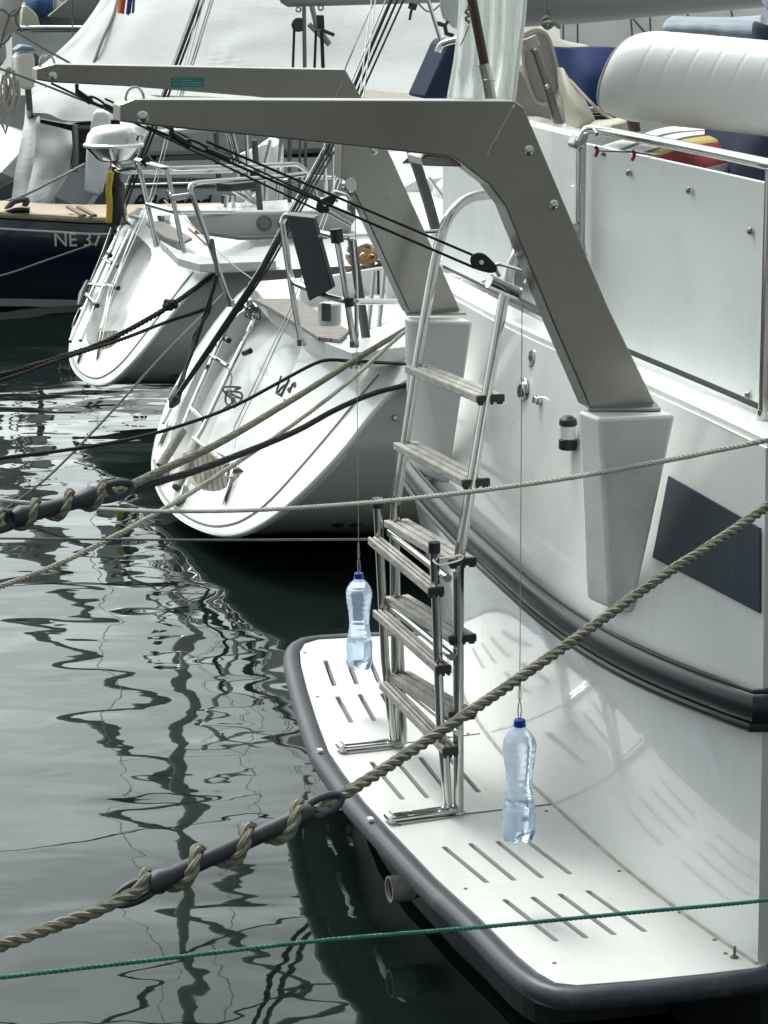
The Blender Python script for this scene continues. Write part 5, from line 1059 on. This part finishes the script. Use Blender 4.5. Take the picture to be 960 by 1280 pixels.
rows_px = [[(748, 186, 7.15), (765, 180, 7.3), (800, 170, 7.6), (840, 160, 8.0), (921, 158, 8.3)],
 [(752, 192, 7.05), (775, 188, 7.15), (812, 174, 7.5), (850, 166, 7.85), (921, 163, 8.1)],
 [(770, 196, 6.98), (800, 193, 7.05), (822, 186, 7.3), (856, 173, 7.55), (921, 166, 7.9)],
 [(778, 198, 6.95), (804, 196, 7.0), (826, 190, 7.2), (858, 178, 7.4), (921, 170, 7.8)],
 [(785, 201, 6.92), (808, 199, 6.97), (832, 194, 7.1), (860, 184, 7.3), (921, 176, 7.7)],
 [(795, 206, 6.88), (815, 210, 6.9), (840, 216, 6.95), (870, 213, 7.15), (921, 201, 7.5)],
 [(795, 225, 6.9), (815, 228, 6.9), (840, 232, 6.95), (870, 230, 7.15), (921, 222, 7.5)]]
G = [[p for p in cat(PX([(x, y, Y_+.3) for x, y, Y_ in r]), 6)] for r in rows_px]; cols_ = [cat([r[k] for r in G], 4) for k in range(len(G[0]))]
GG = [[cols_[k][i] for k in range(len(cols_))] for i in range(len(cols_[0]))]
mb = MB(); seq = [0, 0, 0, 0, 0, 0, 1, 1, 0, 0, 0, 0, 1, 1, 2, 2, 3, 3, 3, 3, 4, 4, 4, 4]
mb.v = [p for r in GG for p in r]; nk = len(GG[0])
for i in range(len(GG)-1):
    for k in range(nk-1):
        mb.f.append([i*nk+k, i*nk+k+1, (i+1)*nk+k+1, (i+1)*nk+k]); mb.mi.append([0, 0, 0, 0, 5, 0, 0, 0, 1, 1, 2, 2, 2, 2, 2, 2, 3, 3, 3, 3, 4, 4, 4, 4][min(i, 23)] if k > 5 else (5 if 3 < i < 8 else 0))
mk('cushion_body', mb, CM, cu_, 60, solid=.01)
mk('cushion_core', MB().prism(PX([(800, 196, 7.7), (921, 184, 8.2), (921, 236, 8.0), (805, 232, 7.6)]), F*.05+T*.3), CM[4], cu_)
mk('cushion_tie', MB().tube(PX([(745, 188, 7.1), (790, 190, 7.05), (822, 194, 7.0)]), .003, 6), BLK, cu_)
for x, y in [(744, 190), (790, 195)]: mk('red_toggle', MB().tube(cat(PX([(x, y-7, 6.95), (x+3, y-2, 6.95), (x, y+6, 6.95)]), 4), .005, 6), CM[3], cu_)
sc_ = thing('seat_locker', P(860, 245, 7.0), 'plain white cockpit locker under the striped cushion', 'locker')
mk('locker_box', MB().prism(PX([(750, 210, 7.9), (800, 222, 7.8), (955, 226, 7.6), (1050, 240, 7.5), (1050, 330, 7.5), (750, 300, 7.9)]), T*.3), GEL, sc_, bevel=.02)
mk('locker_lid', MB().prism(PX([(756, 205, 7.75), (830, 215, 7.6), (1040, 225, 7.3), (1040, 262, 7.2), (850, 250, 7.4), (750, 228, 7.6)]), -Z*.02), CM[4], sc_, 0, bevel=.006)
nc = thing('navy_seat_cover', P(935, 225, 7.3), 'flat navy canvas cover hanging at the right edge under the padded roll', 'canvas')
mk('cover', patch([[(921, 160, 7.6), (945, 163, 7.5), (1000, 170, 7.3)], [(919, 195, 7.5), (945, 200, 7.4), (1000, 205, 7.2)], [(918, 226, 7.4), (945, 230, 7.3), (1000, 236, 7.1)]], 5, 5, .006, 5), mat('deep_navy_canvas', (.01, .022, .055), .85, bump=.2, bs=15), nc, solid=.01)
mk('cover_frame', MB().prism(PX([(925, 164, 7.7), (1000, 172, 7.5), (1000, 236, 7.3), (923, 226, 7.6)]), F*.02+T*.3), NAVYC, nc)
jb = mk('snap_cover', MB().tube(cat(PX([(722, 176, 6.75), (730, 163, 6.75), (742, 162, 6.75), (746, 168, 6.7)]), 4), .005, 8), STEEL, mbt)
mk('rail_fitting', MB().prism(PX([(716, 182, 6.9), (722, 168, 6.9), (738, 165, 6.9), (734, 180, 6.9), (722, 188, 6.9)]), T*.05), mat('dull_chrome', (.4, .4, .4)), mbt, bevel=.006)
# ---------------------------------------------------------------- person at the upper right
def person():
    Y_ = 8.6; hip = P(1014, 0, Y_); fl = hip.z-.93
    t = thing('person', V((hip.x, hip.y, fl)), 'person in dark jeans and pale blue shirt standing at the upper right corner', 'person')
    X = V((1, 0, 0)); B = V((0, 1, 0)); H = lambda x, y, z: hip+X*x+B*y+Z*z
    def skin(name, chains, m_, par=t):
        vs = []; es = []; rs = []
        for ch in chains:
            st = None
            for q in ch:
                c = q[0]; key = None
                for i, v in enumerate(vs):
                    if (v-c).length < 1e-5: key = i
                if key is None: vs.append(c); rs.append(q[1]); key = len(vs)-1
                if st is not None: es.append((st, key))
                st = key
        org = ORG[par]; me = bpy.data.meshes.new(name); me.from_pydata([tuple(v-org) for v in vs], es, [])
        o = bpy.data.objects.new(name, me); COL.objects.link(o); o.parent = par; ORG[o] = org
        s_ = o.modifiers.new('skin', 'SKIN'); sv_ = me.skin_vertices[0].data
        for i, r in enumerate(rs): sv_[i].radius = (r[0], r[1]) if isinstance(r, tuple) else (r, r); sv_[i].use_root = (i == 0)
        ss = o.modifiers.new('ss', 'SUBSURF'); ss.levels = ss.render_levels = 2
        bpy.context.view_layer.update(); dg = bpy.context.evaluated_depsgraph_get(); nm_ = bpy.data.meshes.new_from_object(o.evaluated_get(dg)); o.modifiers.clear(); o.data = nm_; nm_.materials.append(m_); nm_.shade_smooth(); return o
    pel = (H(0, 0, 0), (.11, .08)); chest = (H(0, 0, .42), (.16, .11)); neck = (H(0, 0, .60), .055); 
    body = [[pel, (H(0, 0, .2), (.11, .08)), chest, (H(0, 0, .54), (.1, .08)), neck, (H(0, -.01, .68), .07), (H(0, -.01, .77), .095), (H(0, -.01, .85), .08)]]
    for s_ in (-1, 1):
        body.append([chest, (H(.18*s_, 0, .47), .055), (H(.22*s_, .02, .24), .042), (H(.16*s_, -.20, .30), .032), (H(.14*s_, -.26, .33), .03)])
        body.append([pel, (H(.09*s_, 0, -.08), .065), (H(.10*s_, 0, -.48), .05), (H(.10*s_, .03, -.88), .04), (H(.10*s_, -.09, -.91), .035)])
        for k in range(4): body.append([(H(.14*s_, -.26, .33), .03), (H(.14*s_+(k-1.5)*.018, -.33, .34), .009), (H(.14*s_+(k-1.5)*.018, -.37+.008*abs(k-1.5), .32), .008)])
        body.append([(H(.14*s_, -.26, .33), .03), (H(.105*s_, -.29, .35), .01), (H(.095*s_, -.325, .36), .009)])
    bd = skin('person_body', body, SKIN)
    leg = lambda s_: [(H(0, 0, .03), (.19, .145)), (H(.09*s_, 0, -.12), .125), (H(.10*s_, 0, -.48), .078), (H(.10*s_, .03, -.84), .055)]
    skin('jeans', [leg(-1), leg(1)], DENIM)
    skin('shirt', [[(H(0, 0, -.08), (.19, .15)), (H(0, 0, .06), (.19, .15)), (H(0, 0, .22), (.18, .14)), (H(0, 0, .43), (.175, .13)), (H(0, 0, .54), (.09, .08))]]+[[(H(0, 0, .43), (.175, .13)), (H(.18*s_, 0, .47), .07), (H(.21*s_, .01, .33), .06)] for s_ in (-1, 1)], SHIRT)
    mk('hair', MB().ball(H(0, .012, .80), .105, 12, 1.08), HAIR, t)
    for s_ in (-1, 1): mk('eye', MB().ball(H(.03*s_, -.098, .76), .011), WHT, t); mk('shoe', MB().lathe(H(.10*s_, -.08, -.93), Z, [(.05, 0), (.055, .02), (.05, .05), (.03, .07)], 14), BLK, t)
    mk('nose', MB().tube([H(0, -.10, .765), H(0, -.118, .735)], [.008, .013], 8), SKIN, t)
person()
# ---------------------------------------------------------------- masts that stand above the frame (their reflections show)
def mast(x, Y_, z0, h, r, label, sp=1):
    b_ = V(((x-480)/FPX*Y_*1.0, Y_, z0)); t = thing('mast', b_, label, 'mast', 'masts of the boats behind')
    mk('spar', MB().tube([b_, b_+Z*h], [r, r*.8], 12), mat('painted_mast', (.45, .46, .45), .4), t)
    mk('spreader', MB().tube([b_+Z*h*.55-V((.9, .1, 0)), b_+Z*h*.56, b_+Z*h*.55+V((.9, .1, 0))], .03, 8), BOOMG, t)
    for s_ in (-1, 1): mk('shroud', MB().tube([b_+V((s_*1.2, .2, 0)), b_+Z*h*.55+V((.9*s_, .1, 0)), b_+Z*h*.97], .008, 6), STEEL, t)
fsl = thing('furled_foresail', V((-7.9, 36, .8)), 'furled foresail on a sloping stay far behind the top left corner', 'sail')
mk('bow_deck', MB().prism([V((-7.2, 35, -.2)), V((-15, 34, -.2)), V((-15, 38, -.2)), V((-9, 37.5, -.2))], Z*1.05), HULL2, fsl, bevel=.1)
b0 = V((-7.9, 36, .8)); mk('furled_cloth', MB().tube([b0, b0+V((4.0, 0, 8)), b0+V((8, 0, 16))], [.17, .15, .08], 12), mat('painted_mast', (.45, .46, .45), .4), fsl)
mk('forestay', MB().tube([b0+V((8, 0, 16)), b0+V((8.6, 0, 17.2))], .012, 6), STEEL, fsl)
mast(215, 31, .8, 13, .10, 'grey mast rising behind the boom tent, left of its middle')
mast(640, 40, .8, 14, .10, 'grey mast far behind the clear curtain')
# ---------------------------------------------------------------- mooring lines
def line(name, pts, R, m_, label, twist=True, pitch=None, cat_='rope', sm=8):
    c = cat(PX(pts), sm); mb_ = MB()
    if twist: mb_.rope(c, R, pitch)
    else: mb_.tube(resample(c, 60), R, 8)
    o = mk(name, mb_, m_); return tag(o, label, cat_)
# thick near line with snubber
near_pts = [(1000, 600, 5.55), (960, 632, 5.4), (900, 674, 5.25), (830, 719, 5.1), (760, 769, 4.95), (700, 812, 4.8), (640, 854, 4.68), (580, 895, 4.55), (520, 935, 4.45), (470, 968, 4.35), (430, 993, 4.28)]
def snubber(px0, px1, Y0, Y1, rc, Rr, label, turns, tail, head):
    a_, b_ = P(*px0, Y0), P(*px1, Y1); d = (b_-a_); L0 = d.length; d.normalize(); v = (CAM-a_).normalized(); s_ = d.cross(v).normalized(); v = s_.cross(d)
    t = thing('mooring_snubber', a_, label, 'snubber', 'rubber snubbers on the mooring lines')
    eL = rc*6
    mb_ = MB().tube([a_+d*(eL*.75), a_+d*(eL*.95), a_+d*(eL*1.25), b_-d*(eL*1.25), b_-d*(eL*.95), b_-d*(eL*.75)], [rc*1.05, rc*1.45, rc, rc, rc*1.45, rc*1.05], 18)
    mk('rubber_core', mb_, SNUB, t)
    for e, sg_ in ((a_, 1), (b_, -1)):
        lp_ = []
        for k in range(26):
            an = 2*math.pi*k/26; lp_.append(e+d*sg_*(eL*.5-eL*.47*math.cos(an))+s_*(rc*.95*math.sin(an)*(1 if sg_*math.cos(an) < 2 else 1)))
        mk('eye_end', MB().tube(lp_, rc*.46, 10, closed=True), SNUB, t)
    # rope passing through both eyes and wrapped round the core
    pts = []
    ha = head; 
    n_ = 26*turns; e0 = .10; 
    for k in range(n_+1):
        u = k/n_; r_ = (rc+Rr*.62)*(min(1, u*9, (1-u)*9)*.98+.02); an = -2*math.pi*turns*u+1.2
        pts.append(a_.lerp(b_, .06+.88*u)+(s_*math.sin(an)+v*math.cos(an))*r_)
    return t, pts, a_, b_
sn1, hx1, sa, sb = snubber((141, 1128), (428, 996), 4.0, 4.27, .0158, .0105, 'dark rubber snubber on the thick olive mooring line in front', 4, None, None)
c = [P(-160, 1236, 3.75), P(-60, 1204, 3.85), P(0, 1182, 3.9), P(60, 1161, 3.95), P(110, 1143, 3.98), P(146, 1127, 3.99)]+hx1[4:-4]+[P(*q) for q in near_pts[::-1]]
full = cat(c[:6], 5)+hx1[5:-5]+cat([P(*q) for q in near_pts[::-1]]+[top[0]+F*.55+T*.12+Z*.05], 6)
mk('deck_cleat', MB().tube([top[0]+F*.47+T*.12+Z*.06, top[0]+F*.66+T*.12+Z*.06], .014, 10).tube([top[0]+F*.56+T*.12, top[0]+F*.56+T*.12+Z*.055], .02, 10), STEEL, mbt)
tag(mk('mooring_rope', MB().rope(full, .0118, .075), ROPEM), 'thick olive three-strand mooring rope crossing in front from right edge to lower left', 'rope', 'ropes')
line('mooring_rope', [(-120, 1236, 4.0), (0, 1222, 4.0), (200, 1199, 4.1), (400, 1176, 4.2), (600, 1159, 4.3), (800, 1140, 4.4), (960, 1125, 4.5), (1150, 1100, 4.7), (2100, 960, 5.6)], .0042, ROPEG, 'thin green rope crossing the bottom of the picture', True, .03)
line('mooring_rope', [(-150, 612, 8.6), (0, 625, 8.2), (110, 635, 8), (210, 639, 7.7), (330, 637, 7.3), (450, 629, 7), (560, 618, 6.7), (700, 599, 6.4), (830, 576, 6.1), (900, 562, 5.95), (945, 553, 5.85), (975, 548, 5.9)], .0072, ROPEW, 'white braided rope running level across the middle to the motor boat corner', True, .05)
line('mooring_rope', [(-120, 780, 7.5), (-20, 741, 7.8), (80, 702, 8.2), (190, 645, 8.7), (270, 596, 9.2), (370, 528, 9.8), (440, 474, 10.3), (505, 416, 10.8), (560, 380, 11.1)], .0098, ROPEP, 'pale grey rope slanting down to the left edge across the yacht stern', True, .07)
line('mooring_rope', [(-100, 672, 8.5), (0, 673, 8.4), (240, 675, 8.4), (480, 674, 8.6)], .0042, ROPEGR, 'thin dark line hanging level just above the water under the yacht', False)
line('mooring_rope', [(-60, 584, 10), (0, 573, 10), (100, 560, 10.2), (180, 545, 10.4), (250, 524, 10.6), (300, 504, 10.75), (345, 480, 10.8), (390, 456, 10.85), (410, 450, 10.9), (436, 451, 10.93), (510, 455, 10.6)], .0080, ROPEB, 'thin black line from the yacht cleat sloping to the left edge', False)
line('mooring_rope', [(-90, 490, 13.2), (0, 469, 13.4), (85, 444, 13.7), (130, 428, 13.9), (180, 402, 14.2), (215, 381, 14.4), (245, 360, 14.7), (268, 344, 14.9), (300, 332, 15.2), (325, 326, 15.4)], .0165, ROPEB, 'thick black rope to the stern of the rear yacht with a knot in it', True, .11)
line('mooring_rope', [(-90, 498, 13.0), (0, 476, 13.3), (85, 446, 13.6), (150, 425, 13.9), (210, 402, 14.3), (258, 386, 14.9), (285, 372, 15.6)], .011, ROPEB, 'black rope just below the thick knotted one at the rear yacht', True, .08)
line('mooring_rope', [(-60, 690, 12.4), (0, 642, 12.6), (60, 596, 12.8), (130, 525, 13.2), (200, 448, 13.6), (262, 385, 14.2), (284, 362, 14.8)], .0068, ROPEGR, 'thin dark grey line dropping steeply to the water at the left', False)
line('mooring_rope', [(-60, 352, 18.2), (0, 345, 18.4), (60, 325, 18.6), (118, 305, 18.8)], .008, ROPEGR, 'thin grey line across the navy hull below its number', False)
knp = P(213, 380, 14.35); rnd = random.Random(2)
tag(mk('rope_knot', MB().tube(cat([knp+V((rnd.uniform(-1, 1), rnd.uniform(-1, 1), rnd.uniform(-.7, .7)))*.035 for _ in range(12)], 5), .016, 7), ROPEB), 'black knot in the thick rope of the rear yacht', 'knot')
# second snubber with two ropes
sn2, hx2, sa2, sb2 = snubber((-26, 660), (166, 607), 6.8, 7.05, .023, .0125, 'dark rubber snubber on the yacht mooring ropes at the left edge', 4, None, None)
full = [P(-200, 712, 6.6), P(-90, 680, 6.7)]+[P(-26, 660, 6.8)]+hx2[6:-6]+cat(PX([(168, 605, 7.1), (200, 589, 7.6), (270, 556, 8.4), (350, 509, 9.4), (400, 478, 10.1), (450, 446, 10.8), (505, 413, 11.4), (540, 392, 11.8)]), 6)
full = [full[0], full[1]]+full[2:]
tag(mk('mooring_rope', MB().rope(resample(full, 300), .0135, .095), ROPEM), 'olive three-strand rope wound round the left snubber and leading to the yacht deck', 'rope', 'ropes')
line('mooring_rope', [(160, 614, 7.1), (205, 600, 7.7), (240, 590, 8.1), (300, 568, 8.8), (370, 539, 9.6), (420, 512, 10.2), (470, 491, 10.7), (525, 478, 11.2)], .0125, ROPEB, 'black twisted rope from the left snubber up to the yacht side', True, .09)
line('mooring_rope', [(-40, 76, 21.5), (0, 86, 21.5), (60, 108, 21.6), (100, 124, 21.8), (150, 142, 22)], .010, ROPEGR, 'thin grey rope at the left edge in front of the tarpaulin', False)
line('mooring_rope', [(16, 37, 26), (50, 58, 26), (84, 77, 26), (100, 88, 26)], .013, ROPEGR, 'thin grey rope from the white cabin down to the davit tip', False)
line('mooring_rope', [(236, 286, 16.2), (290, 330, 15.5), (350, 352, 15), (410, 350, 14.5), (460, 318, 14.2)], .007, mat('tan_rope', (.28, .18, .09), .9), 'tan rope looping over the yacht decks behind the rails', False)
line('mooring_rope', [(205, 250, 16.4), (240, 282, 15.2), (290, 330, 14.5), (330, 358, 14)], .0035, ROPEW, 'thin white cord slanting between the stern rails', False)
# bollards on the quay that the lines lead to
for i, (p, lb_) in enumerate([(V((-3.8, 4.4, 1.35)), 'iron bollard on the quay where the olive rope ends'), (V((-5.9, 10.2, 1.35)), 'iron bollard on the quay opposite the middle yacht')]):
    t = thing('bollard', p, lb_, 'bollard', 'bollards on the quay'); mk('post', MB().lathe(p, Z, [(.14, 0), (.10, .05), (.09, .22), (.13, .27), (.12, .32), (.02, .34)], 20), BLK, t)
for o in list(bpy.data.objects):
    if o.type == 'MESH' and o.name.startswith('mooring_rope'): o['group'] = 'mooring ropes between the boats and the quay'
